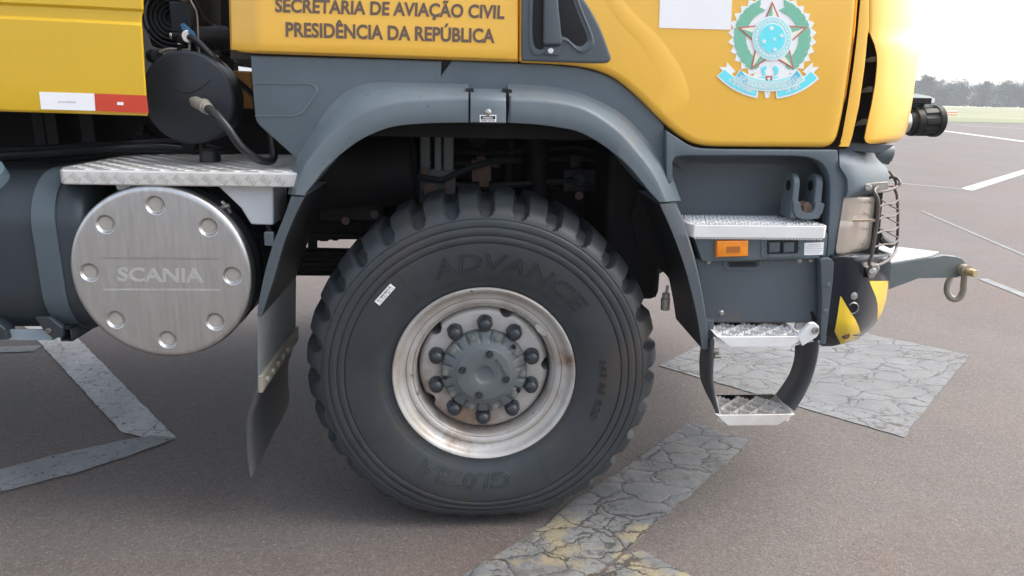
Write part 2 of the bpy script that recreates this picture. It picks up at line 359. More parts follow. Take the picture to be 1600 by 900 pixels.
strip = [G(1077, 662), G(1168, 690), G(1160, 703), G(1040, 806), G(970, 868), G(900, 930), G(760, 1050), G(530, 1050), G(728, 898), G(850, 824), G(890, 790), G(990, 725)]
stripm = ground_mat('cracked_yellow_grey_paint', 'strip')
sheet('faded_yellow_stripe', rough(strip, .006, .035), stripm, th=.007)
sheet('faded_yellow_stripe', rough([G(974, 870), G(1000, 862), G(1080, 905), G(1180, 960), G(1060, 1000), G(930, 912)], .006, .04), stripm, th=.0075)
linem = ground_mat('worn_white_line_paint', 'line'); bluem = ground_mat('worn_bluish_line_paint', 'bluish')
sheet('white_line', rough([G(20, 490, .003), G(84, 490, .003), G(275, 684, .003), G(238, 686, .003), G(190, 675, .003)], .003, .035), linem)
sheet('bluish_line', rough([G(275, 684, .004), G(246, 696, .004), G(130, 735, .004), G(-60, 784, .004), G(-60, 748, .004), G(80, 712, .004), G(180, 690, .004), G(236, 680, .004)], .004, .035), bluem)
def gline(a, b, w, m):
    a, b = Vector((a.x, a.y, .004)), Vector((b.x, b.y, .004)); d = (b-a).normalized(); n = Vector((-d.y, d.x, 0))*w/2
    sheet('painted_line', [a+n, b+n, b-n, a-n], m)
gline(G(1508, 297), G(1640, 256), .22, linem); gline(G(1390, 285), G(1508, 296), .12, bluem)
gline(G(1470, 204), G(1660, 229), .45, linem); gline(G(1535, 436), G(1640, 478), .09, bluem); gline(G(1440, 330), G(1660, 425), .04, bluem)
gline(G(1500, 196), G(1680, 205), .6, bluem); gline(G(-400, 560), G(60, 545), .1, bluem)
# grass field beyond the apron
gm = ground_mat('green_grass', 'grass')
P0 = G(1480, 190, .02); P1 = G(1600, 193, .02); dd = (P1-P0); dd.normalize()
nn = Vector((-dd.y, dd.x, 0)); nn = nn if nn.y > 0 else -nn
gb = MB(); 
def band(name, d0, d1, m, z, kind): 
    a = P0-dd*420+nn*d0; b = P0+dd*420+nn*d0; c = b+nn*(d1-d0); d = a+nn*(d1-d0)
    MB().add([Vector((p.x, p.y, z)) for p in (a, b, c, d)], [(0, 1, 2, 3)]).build(name, m, kind=kind)
band('grass', 0, 210, gm, .02, 'stuff'); band('dry_field', 210, 900, ground_mat('dry_pale_grass', 'dry'), .03, 'structure')
# ------------------------------------------------------------------ trees at the far edge
bark = mat('tree_bark', (.09, .07, .055), .9)
leafs = [mat('dark_tree_foliage', (.030, .052, .026), .8, var=(.048, .075, .034), vs=.6), mat('olive_tree_foliage', (.040, .060, .030), .8, var=(.06, .085, .04), vs=.6)]
def tree_mesh(h, w, lm, seed):
    random.seed(seed); tk = MB(); cr = MB()
    tk.tube([(0, 0, 0), (.15, .1, h*.3), (-.1, .1, h*.6), (0, 0, h*.92)], lambda t: .28*(1-.8*t), 7)
    for k in range(7):
        z = h*random.uniform(.25, .7); a = random.uniform(0, 2*pi); L = w*random.uniform(.5, .95)
        tk.tube([(0, 0, z), (cos(a)*L*.5, sin(a)*L*.5, z+h*.08), (cos(a)*L, sin(a)*L, z+h*.18)], lambda t: .11*(1-.7*t), 5)
    for k in range(random.randint(22, 28)):
        z = h*random.uniform(.12, 1); rr = w*(1.05-.55*(z/h))*sqrt(random.random()); a = random.uniform(0, 2*pi); c = Vector((cos(a)*rr, sin(a)*rr, z)); R = random.uniform(.5, 1.15)*w*.42
        for q in range(95):
            d = Vector((random.gauss(0, 1), random.gauss(0, 1), random.gauss(0, .75))); d = d*(R*.55); s = random.uniform(.18, .46)
            u = Vector((random.gauss(0, 1), random.gauss(0, 1), random.gauss(0, 1))).normalized(); v = u.orthogonal().normalized(); p = c+d
            cr.add([p-u*s, p+v*s*.7, p+u*s, p-v*s*.7], [(0, 1, 2, 3)])
    return tk, cr
protos = []
KIND = ['tall ragged', 'broad full', 'narrow thin', 'low bushy']
SZ = [(9.4, 3.6), (8.4, 4.4), (8.8, 2.8), (6.6, 4.2)]
spot = []
x = 1424
random.seed(11)
while x < 1640:
    spot.append(x); x += random.uniform(4.6, 7.0)
ONES = ['', 'first', 'second', 'third', 'fourth', 'fifth', 'sixth', 'seventh', 'eighth', 'ninth', 'tenth', 'eleventh', 'twelfth', 'thirteenth', 'fourteenth', 'fifteenth', 'sixteenth', 'seventeenth', 'eighteenth', 'nineteenth']
ORD = ONES[1:]+[(t+'tieth' if not k else t+'ty-'+ONES[k]) for t in ('twen', 'thir', 'for', 'fif') for k in range(10)]
GRP = 'hazy trees along the far edge of the field'
def put_tree(i, px, k, lab, far):
    base = G(px, 158.6+(px-1500)*.0221+2.2); d = Vector((base.x-C.x, base.y-C.y, 0)).normalized(); p = Vector((C.x, C.y, 0))+d*far
    if protos and k in dict(protos): 
        src = dict(protos)[k]; o = src.copy(); COL.objects.link(o); 
        for ch in list(src.children):
            c = ch.copy(); COL.objects.link(c); c.parent = o
        o['label'] = lab; o.location = p
    else:
        o = thing('field_tree', lab, 'tree', (0, 0, 0), GRP); tk, cr = tree_mesh(*SZ[k], leafs[k % 2], 40+k)
        tk.build('trunk', bark, o); cr.build('crown', leafs[k % 2], o); o.location = p; protos.append((k, o))
    o.rotation_euler = (0, 0, random.uniform(0, 6.28)); s = random.uniform(.82, 1.12); o.scale = (s, s, s*random.uniform(.9, 1.1))
    return o
for i, px in enumerate(spot):
    k = random.choice([0, 0, 1, 1, 2, 3]); far = random.uniform(325, 375)
    if 1510 < px < 1522: continue
    put_tree(i, px, k, f'{KIND[k]} hazy tree in the far row, {ORD[i]} along from the truck', far)

# thin haze over the whole airfield
hz = bpy.data.materials.new('haze_air'); hz.use_nodes = True; hn = hz.node_tree.nodes; hn.remove(hn['Principled BSDF'])
pv = hn.new('ShaderNodeVolumePrincipled'); pv.inputs['Color'].default_value = (.93, .96, 1, 1); pv.inputs['Density'].default_value = .0009
hz.node_tree.links.new(pv.outputs[0], hn['Material Output'].inputs['Volume'])
MB().box((-950, -950, -1), (950, 950, 20)).build('haze', hz, kind='stuff')

# ------------------------------------------------------------------ the truck
T = thing('fire_truck', 'yellow and grey airport fire truck with a big front wheel', 'truck', (0, 1.25, 0))
def q4(quad, Y):                     # map unit square onto four traced corners (bl, br, tr, tl)
    P = [w3(p, Y) if len(p) < 3 else w3(p) for p in quad]
    return lambda u, v, w=0: (P[0]*(1-u)+P[1]*u)*(1-v)+(P[3]*(1-u)+P[2]*u)*v+Vector((0, -w, 0))
def text_mesh(txt, bold=0, outline=0, extrude=0.0, spacing=1.0, shear=0):
    cu = bpy.data.curves.new('t', 'FONT'); cu.body = txt; cu.size = 1; cu.offset = bold; cu.extrude = extrude; cu.space_character = spacing; cu.shear = shear; cu.resolution_u = 4
    if outline: cu.fill_mode = 'NONE'; cu.bevel_depth = outline; cu.bevel_resolution = 1
    o = bpy.data.objects.new('t', cu); COL.objects.link(o); bpy.context.view_layer.update()
    me = bpy.data.meshes.new_from_object(o.evaluated_get(bpy.context.evaluated_depsgraph_get()))
    v = [tuple(q.co) for q in me.vertices]; f = [tuple(p.vertices) for p in me.polygons]
    bpy.data.objects.remove(o); bpy.data.meshes.remove(me); bpy.data.curves.remove(cu)
    x0 = min(q[0] for q in v); x1 = max(q[0] for q in v); cap = .729
    return [((q[0]-x0)/(x1-x0), q[1]/cap, q[2]) for q in v], f
def text_on(mb, txt, fn, **k):
    v, f = text_mesh(txt, **k); return mb.add([fn(*q) for q in v], f)

# --- cargo body at the left
b = MB()
ys = [(-70, 0), (3, 0), (8, .007), (14, .007), (24, .007), (29, 0), (34, 0), (90, 0), (130, 0), (160, 0), (171, .002), (174, .008)]
rows = []
for y, dp in ys:
    xr = 222+max(0, y-30)*.058 if y > 28 else (222 if y < 3 else 224)
    if 14 <= y <= 29: xr = 221.5
    rt = y+(.032*220 if y > 100 else .05*220)
    rows.append([(-300, y-.032*300, dp), (-100, y-3, dp), (0, y, dp), (120, (y+rt)/2, dp), (xr-2, rt-.1, dp), (xr, rt, dp+.004), (xr+.6, rt, dp+.03)])
rows.append([(-300, 174-9.6, .05), (-100, 171, .05), (0, 174, .05), (120, 177.5, .05), (230.5, 181, .05), (231, 181, .05), (231, 181, .05)])
body = b.loft(rows).build('cargo_body', M['body'], T, ang=25)
MB().box((-6.5, .06, 1.40), (-1.5, 2.44, 3.2)).build('body_shell', M['body'], T, bev=.03)
MB().box((-1.50, .04, 1.36), (-1.46, 2.44, 3.2)).build('body_front_wall', M['black'], T)
MB().box((-6.5, .12, 1.36), (-1.2, 2.40, 1.397)).build('body_floor', M['chassis'], T)
b = MB().slab([(61, 143.5), (147, 146), (149, 173.2), (64, 170.6)], -.0015, .001); t1 = b.build('reflective_tape', M['stickw'], body, label='white half of the reflective tape')
b = MB().slab([(147.3, 146), (229, 149.2), (232, 177), (149.3, 173.2)], -.0015, .001); b.build('reflective_tape', M['red'], body, label='red half of the reflective tape')
b = MB(); f = q4([(183, 164), (193, 164.4), (193, 159.6), (183, 159.2)], -.0035); b.add([f(0, 0), f(1, 0), f(1, 1), f(0, 1)], [(0, 1, 2, 3)])
b.build('tape_mark', M['stickw'], body)
b = MB(); text_on(b, 'aprovado  DENATRAN', q4([(91, 160), (118, 161), (118, 158.6), (91, 157.6)], -.0035)); b.build('tape_lettering', M['guard'], body)

# --- cab rear quarter panel with the two lines of text
b = MB(); prof = [(360, .075), (363, .055), (372, .045), (386, .034), (397, .024), (401, .020), (412, .0185), (500, .018), (650, .018), (790, .018), (806, .018), (809, .022), (810, .04)]
def yb(x): return 82+max(0, x-400)*.0335 if x > 400 else 80+(x-360)*.06
rows = []
for t, dp in ((-70, 0), (0, 0), (.5, 0), (.80, 0), (.90, .001), (.96, .004), (1, .012), (1.02, .03)):
    r = []
    for x, Y in prof:
        bot = yb(x); y = t if t < 0 else t*bot
        r.append((x+(0 if x > 405 else (y-80)*.03), y, Y+dp))
    rows.append(r)
quarter = b.loft(rows).build('cab_rear_panel', M['cab'], T, ang=30)
b = MB(); text_on(b, 'SECRETARIA DE AVIAÇÃO CIVIL', q4([(429.5, 18), (788, 28.8), (789, 8), (430, -3.5)], .0165), bold=.03); b.build('lettering', M['letter'], quarter)
b = MB(); text_on(b, 'PRESIDÊNCIA DA REPÚBLICA', q4([(446.5, 56.5), (773, 66.6), (773.5, 44.5), (446, 33.8)], .0165), bold=.03); b.build('lettering', M['letter'], quarter)

# --- door
edge = resample([Vector(p) for p in [(811.5, -75), (811.5, 97.6)]+S([(811.5, 97.6), (860, 99.5), (905, 103.5), (940, 112), (968, 126), (1000, 153), (1030, 183), (1055, 206), (1070, 217), (1088, 225.5), (1110, 229), (1150, 230), (1230, 230.5)], 5)[1:]+S([(1280, 231), (1292, 230.5), (1301, 227), (1308, 220), (1312.5, 209), (1317, 190), (1322, 165), (1331, 105), (1337, 55), (1342, 0), (1347, -75)], 5)], 150)
b = MB().panel(edge, .018, .02, .045, rin=.022, seg=6); door = b.build('cab_door', M['cab'], T, ang=50)
# raised blister on the door skin
ridge = S([(945, -40), (985, 14), (1030, 58), (1062, 104), (1076, 142), (1074, 162), (1058, 174), (1036, 178)], 6)
inner = S([(935, -40), (973, 18), (1016, 62), (1046, 106), (1058, 140), (1056, 154), (1046, 163), (1034, 168)], 6)
far_ = S([(925, -40), (960, 24), (1000, 68), (1026, 110), (1036, 136), (1038, 146), (1032, 152), (1028, 156)], 6)
b = MB(); b.grid([[W(p[0], p[1], .0178-h*min(1, (len(ln)-1-i)/14)) for i, p in enumerate(ln)] for ln, h in ((ridge, 0), (inner, .0022), (far_, 0))]); b.build('door_swage', M['cab'], door, ang=80)
# handle recess
he = [(815.5, -60), (814.5, 94)]+S([(818, 95), (860, 96.5), (915, 98.5), (944, 98.5), (952, 96), (955, 90), (952, 80), (940, 48), (925, 18), (908, -8), (880, -50)], 5)
b = MB().panel(he, .0125, .006, .02, rin=.008); hp = b.build('door_handle', M['greydark'], door)
well = S([(830, -60), (829, 0), (828, 55), (832, 78), (842, 84), (856, 78), (882, 62), (905, 80), (922, 72), (925, 58), (910, 20), (895, -20), (880, -60)], 4)
b = MB(); c0 = Vector((872, 10)); rows = []
for k, (s_, Y) in enumerate(((1.0, .0122), (.96, .016), (.88, .030), (.7, .045), (.4, .05))):
    rows.append([W(c0.x+(p[0]-c0.x)*s_, c0.y+(p[1]-c0.y)*s_, .0118-0.0*k if k == 0 else Y-.004) for p in well])
# raised lip around the finger well
lip = [[W(c0.x+(p[0]-c0.x)*s_, c0.y+(p[1]-c0.y)*s_, Y) for p in well] for s_, Y in ((1.06, .0123), (1.02, .0085), (.98, .0085), (.90, .0118))]
b.grid(lip); b.build('recess_lip', M['greydark'], door, ang=80)
b = MB(); b.panel(S([(834, -60), (832, 0), (831, 55), (835, 74), (843, 79), (850, 70), (850, 0), (850, -60)], 4), .0112, .001, .002); b.panel(S([(872, -60), (873, 0), (875, 48), (888, 62), (905, 72), (916, 66), (917, 55), (902, 18), (890, -20), (880, -60)], 4), .0112, .001, .002); b.build('well_shade_panel', M['black'], door)  # flat black panels paint the shade of the hollow; nothing is recessed here
b = MB().panel([(850, -60), (850, 0), (849, 66), (852, 70), (876, 70), (879, 66), (872, 0), (868, -60)], -.008, .008, .02, rin=.006); b.build('handle_grip', M['greydark'], door)
b = MB().panel([(851, 72), (851, 86), (873, 87), (877, 73)], .007, .003, .01, rin=.003); b.build('lock_plate', M['greydark'], door); b = MB(); c = W(860.5, 79.5, .003); b.cyl(c, c+Vector((0, -.002, 0)), .0075); b.cyl(c+Vector((0, .006, 0)), c, .0085); b.build('lock_barrel', M['silver'], door, bev=.001)
b = MB().slab([(1033, -70), (1146, -67), (1142, 46.5), (1030, 43.5)], .0162, .0012); b.build('white_sticker', M['stickw'], door)

# --- coat of arms on the door
E0, ES = (1110, 0), .18340
def em(x, y): return (E0[0]+x*ES, E0[1]+y*ES)
ecount = [0]
def emb(name, polys, m, layer, par=None, stag=0):
    b = MB()
    for i, p in enumerate(polys): b.slab([em(*q) for q in p], .0168-layer*.0007-(i*.00002 if stag else 0), .0005)
    return b.build(name, m, par)
cx, cy = 528, 318
burst = []
for i in range(56):
    a = 2*pi*i/56; r = 385 if i % 2 else 345
    burst.append((cx+r*sin(a)*.985, cy-r*cos(a)*.98))
burst = [p for p in burst]
emblem = emb('coat_of_arms', [burst], M['em_white'], 0, door)
emb('emblem_backing', [[(400, 600), (640, 600), (700, 720), (520, 740), (500, 832), (470, 836), (450, 760), (320, 700)]], M['em_white'], 1, door)
def leaf(x, y, a, L, w):
    out = []
    for t, s in ((0, 0), (.15, .55), (.3, .7), (.36, .5), (.5, .95), (.56, .7), (.75, .6), (.8, .4), (1, 0)): out.append((t*L, s*w))
    for t, s in ((.8, -.4), (.72, -.6), (.55, -.7), (.48, -.95), (.34, -.5), (.28, -.7), (.14, -.5)): out.append((t*L, s*w))
    return [(x+u*cos(a)-v*sin(a), y+u*sin(a)+v*cos(a)) for u, v in out]
lv = []
random.seed(3)
for s_ in (-1, 1):
    for k in range(11):
        t = k/10; a = radians(155-118*t); r = 285
        x = cx+s_*r*sin(a)*(.98), 
        px_, py_ = cx+s_*r*sin(a)*.95, cy-r*cos(a)*.98
        d = atan2(-(-sin(a))*-1, s_*cos(a))
        ta = atan2(-sin(a), -s_*cos(a)) if s_ > 0 else atan2(-sin(a), cos(a))
        lv.append(leaf(px_, py_, ta+s_*.35, 120, 34)); lv.append(leaf(px_, py_, ta-s_*.55, 105, 32))
for q_ in (lv[:22], lv[22:]): emb('laurel_branch', q_, M['em_green'], 1, door, 1)
R_ = 322; r_ = 150; star = []
for k in range(10):
    a = pi*k/5-.0; rr = R_ if k % 2 == 0 else r_
    star.append((cx+rr*sin(a)*.98, cy+14-rr*cos(a)))
emb('emblem_star', [star], M['em_red'], 2, door)
half1 = []; half2 = []; sc = .90
ctr = (cx, cy+14)
st2 = [(ctr[0]+(p[0]-ctr[0])*sc, ctr[1]+(p[1]-ctr[1])*sc) for p in star]
for k in range(0, 10, 2):
    half1.append([ctr, st2[k-1], st2[k]]); half2.append([ctr, st2[k], st2[(k+1) % 10]])
emb('emblem_star', half1, M['em_green'], 3, door); emb('emblem_star', half2, M['em_cream'], 3, door)
def circ(r, n=40, x=cx, y=cy+8): return [(x+r*sin(2*pi*i/n)*.94, y-r*cos(2*pi*i/n)*1.04) for i in range(n)]
emb('emblem_ring', [circ(183)], M['em_white'], 4, door); emb('emblem_ring', [circ(172)], M['em_pale'], 5, door)
ringst = []
for i in range(27):
    a = 2*pi*i/27; ringst.append(circ(9, 8, cx+147*sin(a)*.94, cy+8-147*cos(a)*1.04))
emb('emblem_ring_star', ringst, M['em_white'], 6, door); emb('emblem_disc', [circ(124)], M['em_white'], 6, door); emb('emblem_disc', [circ(117)], M['em_cyan'], 7, door)
def s5(x, y, r): return [(x+(r if k % 2 == 0 else r*.45)*sin(pi*k/5), y-(r if k % 2 == 0 else r*.45)*cos(pi*k/5)) for k in range(10)]
emb('emblem_southern_star', [s5(522, 240, 27), s5(607, 303, 24), s5(456, 352, 24), s5(545, 335, 17), s5(550, 420, 22)], M['em_white'], 8, door)
emb('sword_guard', [[(412, 655), (585, 655), (585, 688), (412, 688)]], M['em_cyan'], 3, door)
emb('sword_guard', [[(472, 645), (526, 645), (526, 702), (472, 702)]], M['em_red'], 4, door); emb('sword_guard', [s5(499, 674, 22)], M['em_white'], 5, door)
emb('ribbon_bow', [S([(440, 580), (470, 560), (480, 585), (462, 610), (475, 635), (450, 640), (440, 610)], 3, True), S([(580, 580), (550, 560), (535, 585), (552, 610), (540, 635), (565, 640), (580, 610)], 3, True)], M['em_cyan'], 3, door)
def arc(c, r, a0, a1, n=16): return [(c[0]+r*sin(radians(a0+(a1-a0)*i/(n-1))), c[1]+r*cos(radians(a0+(a1-a0)*i/(n-1)))) for i in range(n)]
def ribbon(c, r0, r1, a0, a1): return arc(c, r0, a0, a1)+arc(c, r1, a1, a0)
rc = (500, 240)
wr = ribbon(rc, 505, 605, -9.5, -47.5); wr2 = ribbon(rc, 505, 605, 6, 45)
emb('emblem_ribbon', [[(74, 570), (150, 650), (215, 610), (140, 530), (135, 572)]], M['em_white'], 1, door); emb('emblem_ribbon', [[(926, 570), (850, 650), (785, 610), (872, 530), (872, 572)]], M['em_white'], 1, door)
emb('emblem_ribbon', [wr], M['em_white'], 2, door); emb('emblem_ribbon', [wr2], M['em_white'], 2, door)
emb('emblem_ribbon', [ribbon(rc, 516, 590, -11, -47)], M['em_cyan'], 3, door); emb('emblem_ribbon', [ribbon(rc, 516, 590, 7.5, 44)], M['em_cyan'], 3, door)
emb('emblem_ribbon', [ribbon(rc, 432, 540, -35, 35)], M['em_white'], 4, door); emb('emblem_ribbon', [ribbon(rc, 445, 528, -34, 34)], M['em_pale'], 5, door)
emb('emblem_ribbon', [[(230, 640), (262, 598), (330, 690), (300, 720)]], M['em_blue'], 6, door); emb('emblem_ribbon', [[(770, 640), (738, 598), (670, 690), (700, 720)]], M['em_blue'], 6, door)
def arctext(name, txt, r0, r1, a0, a1, m, layer):
    b = MB(); v, f = text_mesh(txt, bold=.01)
    def fn(u, v_, w):
        a = radians(a0+(a1-a0)*u); r = r0+(r1-r0)*v_; x, y = rc[0]+r*sin(a), rc[1]+r*cos(a); x, y = em(x, y); return W(x, y, .0166-layer*.0007)
    b.add([fn(*q) for q in v], f); return b.build(name, m, door)
arctext('emblem_lettering', 'REPÚBLICA FEDERATIVA DO BRASIL', 515, 460, -31, 31, M['em_white'], 6)
arctext('emblem_lettering', '15 DE NOVEMBRO', 572, 533, -38, -13, M['em_white'], 4); arctext('emblem_lettering', 'DE 1889', 572, 533, 15, 28, M['em_white'], 4)

# --- rest of the cab shell (yellow) and its floor
MB().box((-.70, .10, 1.56), (1.02, 2.40, 3.0)).build('cab_shell', M['cab'], T, bev=.06, seg=3)
MB().box((-.60, .09, 1.30), (1.05, 2.38, 1.545)).build('cab_floor', M['chassis'], T)

# --- front corner with its air vent
def YC(x): s = max(0, (x-1352)/80); return .018+.22*(1-sqrt(max(0, 1-min(1, s)**2)))
def crow(y, xl, xr, n=9):
    r = [];
    for k in range(n+1):
        x = xl+(xr-xl)*k/n; r.append((x, y, YC(x) if x < 1352 else .018+.24*(1-sqrt(max(0, 1-min(1, (x-1352)/(xr+.5-1352))**2)))))
    return r
b = MB()
L_ = [(-75, 1349.5), (0, 1344.5), (55, 1339.5), (105, 1333.5), (165, 1324.5), (212, 1316), (225, 1312), (229, 1309)]
Rr = [(-75, 1358), (0, 1358), (45, 1358), (55, 1355.5), (105, 1350.5), (165, 1342), (212, 1331.5), (225, 1327.5), (229, 1326)]
def ip(t, y):
    for (a, xa), (c_, xc) in zip(t, t[1:]):
        if a <= y <= c_: return xa+(xc-xa)*(y-a)/(c_-a)
    return t[-1][1]
b.loft([[(ip(L_, y), y, .018+(.02 if y > 226 else 0)), (ip(L_, y)+2, y, .018), (ip(Rr, y)-2, y, .018), (ip(Rr, y), y, .020), (ip(Rr, y)+.5, y+.3, .05)] for y in (-75, 0, 45, 55, 80, 105, 135, 165, 190, 212, 222, 227, 229)])
corner = b.build('cab_corner_panel', M['cab'], T, ang=45)
b = MB(); ll = [(-75, 1358.2), (0, 1358.2), (50, 1358.2), (58, 1361), (70, 1366), (85, 1369.5), (100, 1370), (130, 1367), (165, 1361), (200, 1353), (216, 1350), (222, 1352.5), (224.5, 1358)]
rr_ = [(-75, 1434), (0, 1431), (30, 1427), (50, 1424), (58, 1426), (70, 1434), (85, 1435), (115, 1431), (150, 1427), (180, 1422), (205, 1416), (216, 1410), (222, 1401), (224.5, 1385)]
rows = []
for y in (-75, 0, 25, 40, 50, 54, 58, 64, 70, 77, 85, 100, 115, 130, 150, 165, 180, 200, 210, 216, 222, 224.5):
    r = crow(y, ip(ll, y)+1, ip(rr_, y), 12); x0 = ip(ll, y)
    pre = [(x0, y, r[0][2]+.006), (x0-.2, y, r[0][2]+.07)] if y > 50 else [(x0, y, r[0][2]+.001), (x0-.2, y, r[0][2]+.002)]
    e_ = W(r[-1][0], r[-1][1], r[-1][2]); rows.append([w3(p) for p in pre[::-1]+r]+[e_+Vector((.004, .25, 0)), e_+Vector((.004, 1.9, 0))])
b.grid(rows); b.build('air_deflector', M['cab'], T, ang=50)
b = MB().slab([(1352, 45), (1372, 66), (1376, 110), (1366, 170), (1358, 228), (1322, 232), (1334, 165)], .085, .05); b.build('vent_back', M['black'], T)
b = MB().slab([(1327, 222), (1400, 226), (1384, 236), (1380, 240), (1321, 236)], .075, .09); b.build('vent_sill', M['greydark'], T, bev=.004)
for (x0, y0, x1, y1) in ((1350, 97, 1369, 86), (1343, 146, 1364, 133), (1333.5, 198, 1356, 184)):
    b = MB().prism([W(x0, y0, .078), W(x1, y1+1.5, .03), W(x1-.8, y1+11, .03)], (0, .03, .0)); b.build('vent_slat', M['grey'], T, bev=.002)

# --- side skirt behind the flare
sk = [(391, 87)]+[(560, 91.5), (690, 95.5)]+[(688, 139), (650, 150), (600, 175), (560, 200), (530, 230), (505, 262), (476, 285)]+S([(464, 250), (452, 238), (425, 214), (408, 199), (401, 190), (398, 178), (394, 130), (391, 87)], 4)[:-1]
b = MB().panel(sk, .045, .005, .03, seg=3); skirt = b.build('side_skirt', M['grey'], T)
sk2 = [(706, 94.5), (812, 99), (855, 100.5), (905, 105), (940, 114), (966, 127), (998, 154), (1028, 184), (1038, 195), (1038.5, 275), (1025, 272), (990, 230), (950, 190), (900, 170), (830, 160), (740, 160), (676, 160), (675, 138)]
b = MB().panel(sk2, .045, .005, .03, seg=3); b.build('side_skirt', M['grey'], T)
b = MB().slab([(670, 92), (712, 93), (690, 145), (655, 150)], .062, .004); b.build('skirt_gap', M['black'], T)
b = MB().slab([(1036, 196), (1046, 206), (1046, 330), (1036, 300)], .062, .01); b.build('skirt_gap', M['black'], T)
b = MB().loft([[(360, 78, .055), (815, 94, .055), (862, 97, .055), (906, 101, .055), (942, 110, .055), (970, 124, .055), (1000, 150, .055), (1032, 182, .055), (1060, 206, .055), (1090, 224, .055), (1312, 229, .055)], [(360, 92, .055), (815, 106, .055), (862, 108, .055), (904, 112, .055), (936, 121, .055), (962, 134, .055), (994, 162, .055), (1024, 192, .055), (1050, 216, .055), (1080, 236, .055), (1312, 238, .055)]]); b.build('gap_shade_strip', M['gapshade'], T)  # dark strip painting the shade below the cab and door edge
# pressed hatch outline on the rear skirt
ln = [(394, 129.5), (470, 130.5), (486, 131), (494, 135), (497, 142), (492, 152), (478, 172), (470, 179), (458, 182.5), (398, 182)]
ins = S(ln[1:9], 4); path = [ln[0]]+ins+[ln[-1]]
b = MB(); rows = []
cxh, cyh = 430, 156
for s_, Y in ((1.0, .0448), (.985, .0425), (.955, .0425), (.935, .0448)):
    rows.append([W(cxh+(p[0]-cxh)*s_ if p[0] > 400 else p[0], cyh+(p[1]-cyh)*s_, Y) for p in path])
b.grid(rows); b.build('hatch_outline', M['flare'], T, ang=80)

# --- wheel-arch flare
BL = [(454, 304), (457, 288), (464, 262), (470, 248), (494, 211), (524, 175), (555, 152), (590, 141), (641, 138.5), (732, 138.5)]
CL = [(461, 304.5), (464, 290), (472, 266), (480, 252), (502, 224), (537, 193), (572, 172), (608, 161), (650, 155), (732, 151.5)]
DL = [(476, 305), (482, 297), (494, 282), (503, 270), (530, 243), (560, 220.5), (590, 205.5), (622, 196.5), (676, 192.3), (732, 191.5)]
BR = [(794, 139.5), (835, 141), (873, 145), (907, 153), (940, 168), (972, 189), (998, 216), (1020, 243), (1038, 268), (1056, 314)]
CR = [(797, 154), (835, 155.5), (873, 159), (908, 167), (936, 181), (968, 205), (990, 229), (1012, 256), (1028, 281), (1043, 315)]
DR = [(797, 192), (833, 194), (866, 198), (900, 204.5), (930, 219), (960, 240), (985, 263), (1003, 285), (1017, 302), (1030, 316)]
def flare(B, C2, D, name):
    n = 6; B_, C3, D3 = S(B, n), S(C2, n), S(D, n)
    mid = lambda a, b_, t: [(p[0]+(q[0]-p[0])*t, p[1]+(q[1]-p[1])*t) for p, q in zip(a, b_)]
    rows = [[W(p[0], p[1], .06) for p in mid(B_, C3, -.6)], [W(p[0], p[1], .044) for p in mid(B_, C3, -.55)], [W(p[0], p[1], .036) for p in mid(B_, C3, -.2)], [W(p[0], p[1], .018) for p in mid(B_, C3, .08)], [W(p[0], p[1], -.004) for p in mid(B_, C3, .45)],
            [W(p[0], p[1], -.019) for p in mid(B_, C3, .75)], [W(p[0], p[1], -.0275) for p in mid(B_, C3, .95)], [W(p[0], p[1], -.0325) for p in mid(C3, D3, .05)], [W(p[0], p[1], -.0338) for p in mid(C3, D3, .13)], [W(p[0], p[1], -.034) for p in mid(C3, D3, .5)], [W(p[0], p[1], -.033) for p in mid(C3, D3, .94)], [W(p[0], p[1], -.030) for p in D3]]
    last = rows[-1]; rows.append([p+Vector((0, .012, .004)) for p in last]); rows.append([p+Vector((0, .34, .03)) for p in last])
    # closed ends
    b = MB(); b.grid(rows); 
    for k in (0, -1):
        e = [r[k] for r in rows[:-1]]; b.prism(e, (.002 if k == 0 else -.002, 0, 0))
    return b.build(name, M['flare'], T, ang=40)
flare(BL, CL, DL, 'wheel_arch_flare'); flare(BR, CR, DR, 'wheel_arch_flare')
# middle plate
b = MB(); prows = []
for t, Y in ((0, .05), (.0, .03), (.06, .012), (.16, -.012), (.24, -.028), (.30, -.036), (.36, -.0385), (.6, -.039), (.97, -.0385), (1.0, -.034), (1.0, .2)):
    y = 138+54*t
    prows.append([W(735.0, y, Y+.04), W(735.0, y, Y+.002), W(736, y, Y), W(763, y+.4, Y), W(789, y+.9, Y), W(790.5, y+.9, Y+.002), W(790.5, y+.9, Y+.04)])
b.grid(prows); mp_ = b.build('arch_latch_plate', M['flare'], T, ang=40)
b = MB(); c = W(762.5, 175.5, -.039); b.lathe([(.0, -.006), (.006, -.006), (.009, -.004), (.010, 0), (.014, .001), (.0145, .003)], c, 20); b.build('latch_bolt', M['bolt'], mp_)
b = MB().slab([(749.5, 179.5), (775.5, 179.5), (775.5, 190.5), (749.5, 190.5)], -.041, .001); b.build('warning_label', M['stickw'], mp_)
b = MB().slab([(751.3, 181.2), (773.9, 181.2), (773.9, 186.2), (751.3, 186.2)], -.0422, .0008); b.build('warning_label', M['black'], mp_)
b = MB(); text_on(b, 'PRESSÃO', q4([(754.5, 185.2), (770, 185.2), (770, 182.6), (754.5, 182.6)], -.0435), bold=.02); b.build('label_lettering', M['stickw'], mp_)
b = MB(); text_on(b, 'PNEU 120 LBS', q4([(752, 189.4), (773.3, 189.4), (773.3, 187.2), (752, 187.2)], -.0425), bold=.02); b.build('label_lettering', M['black'], mp_)
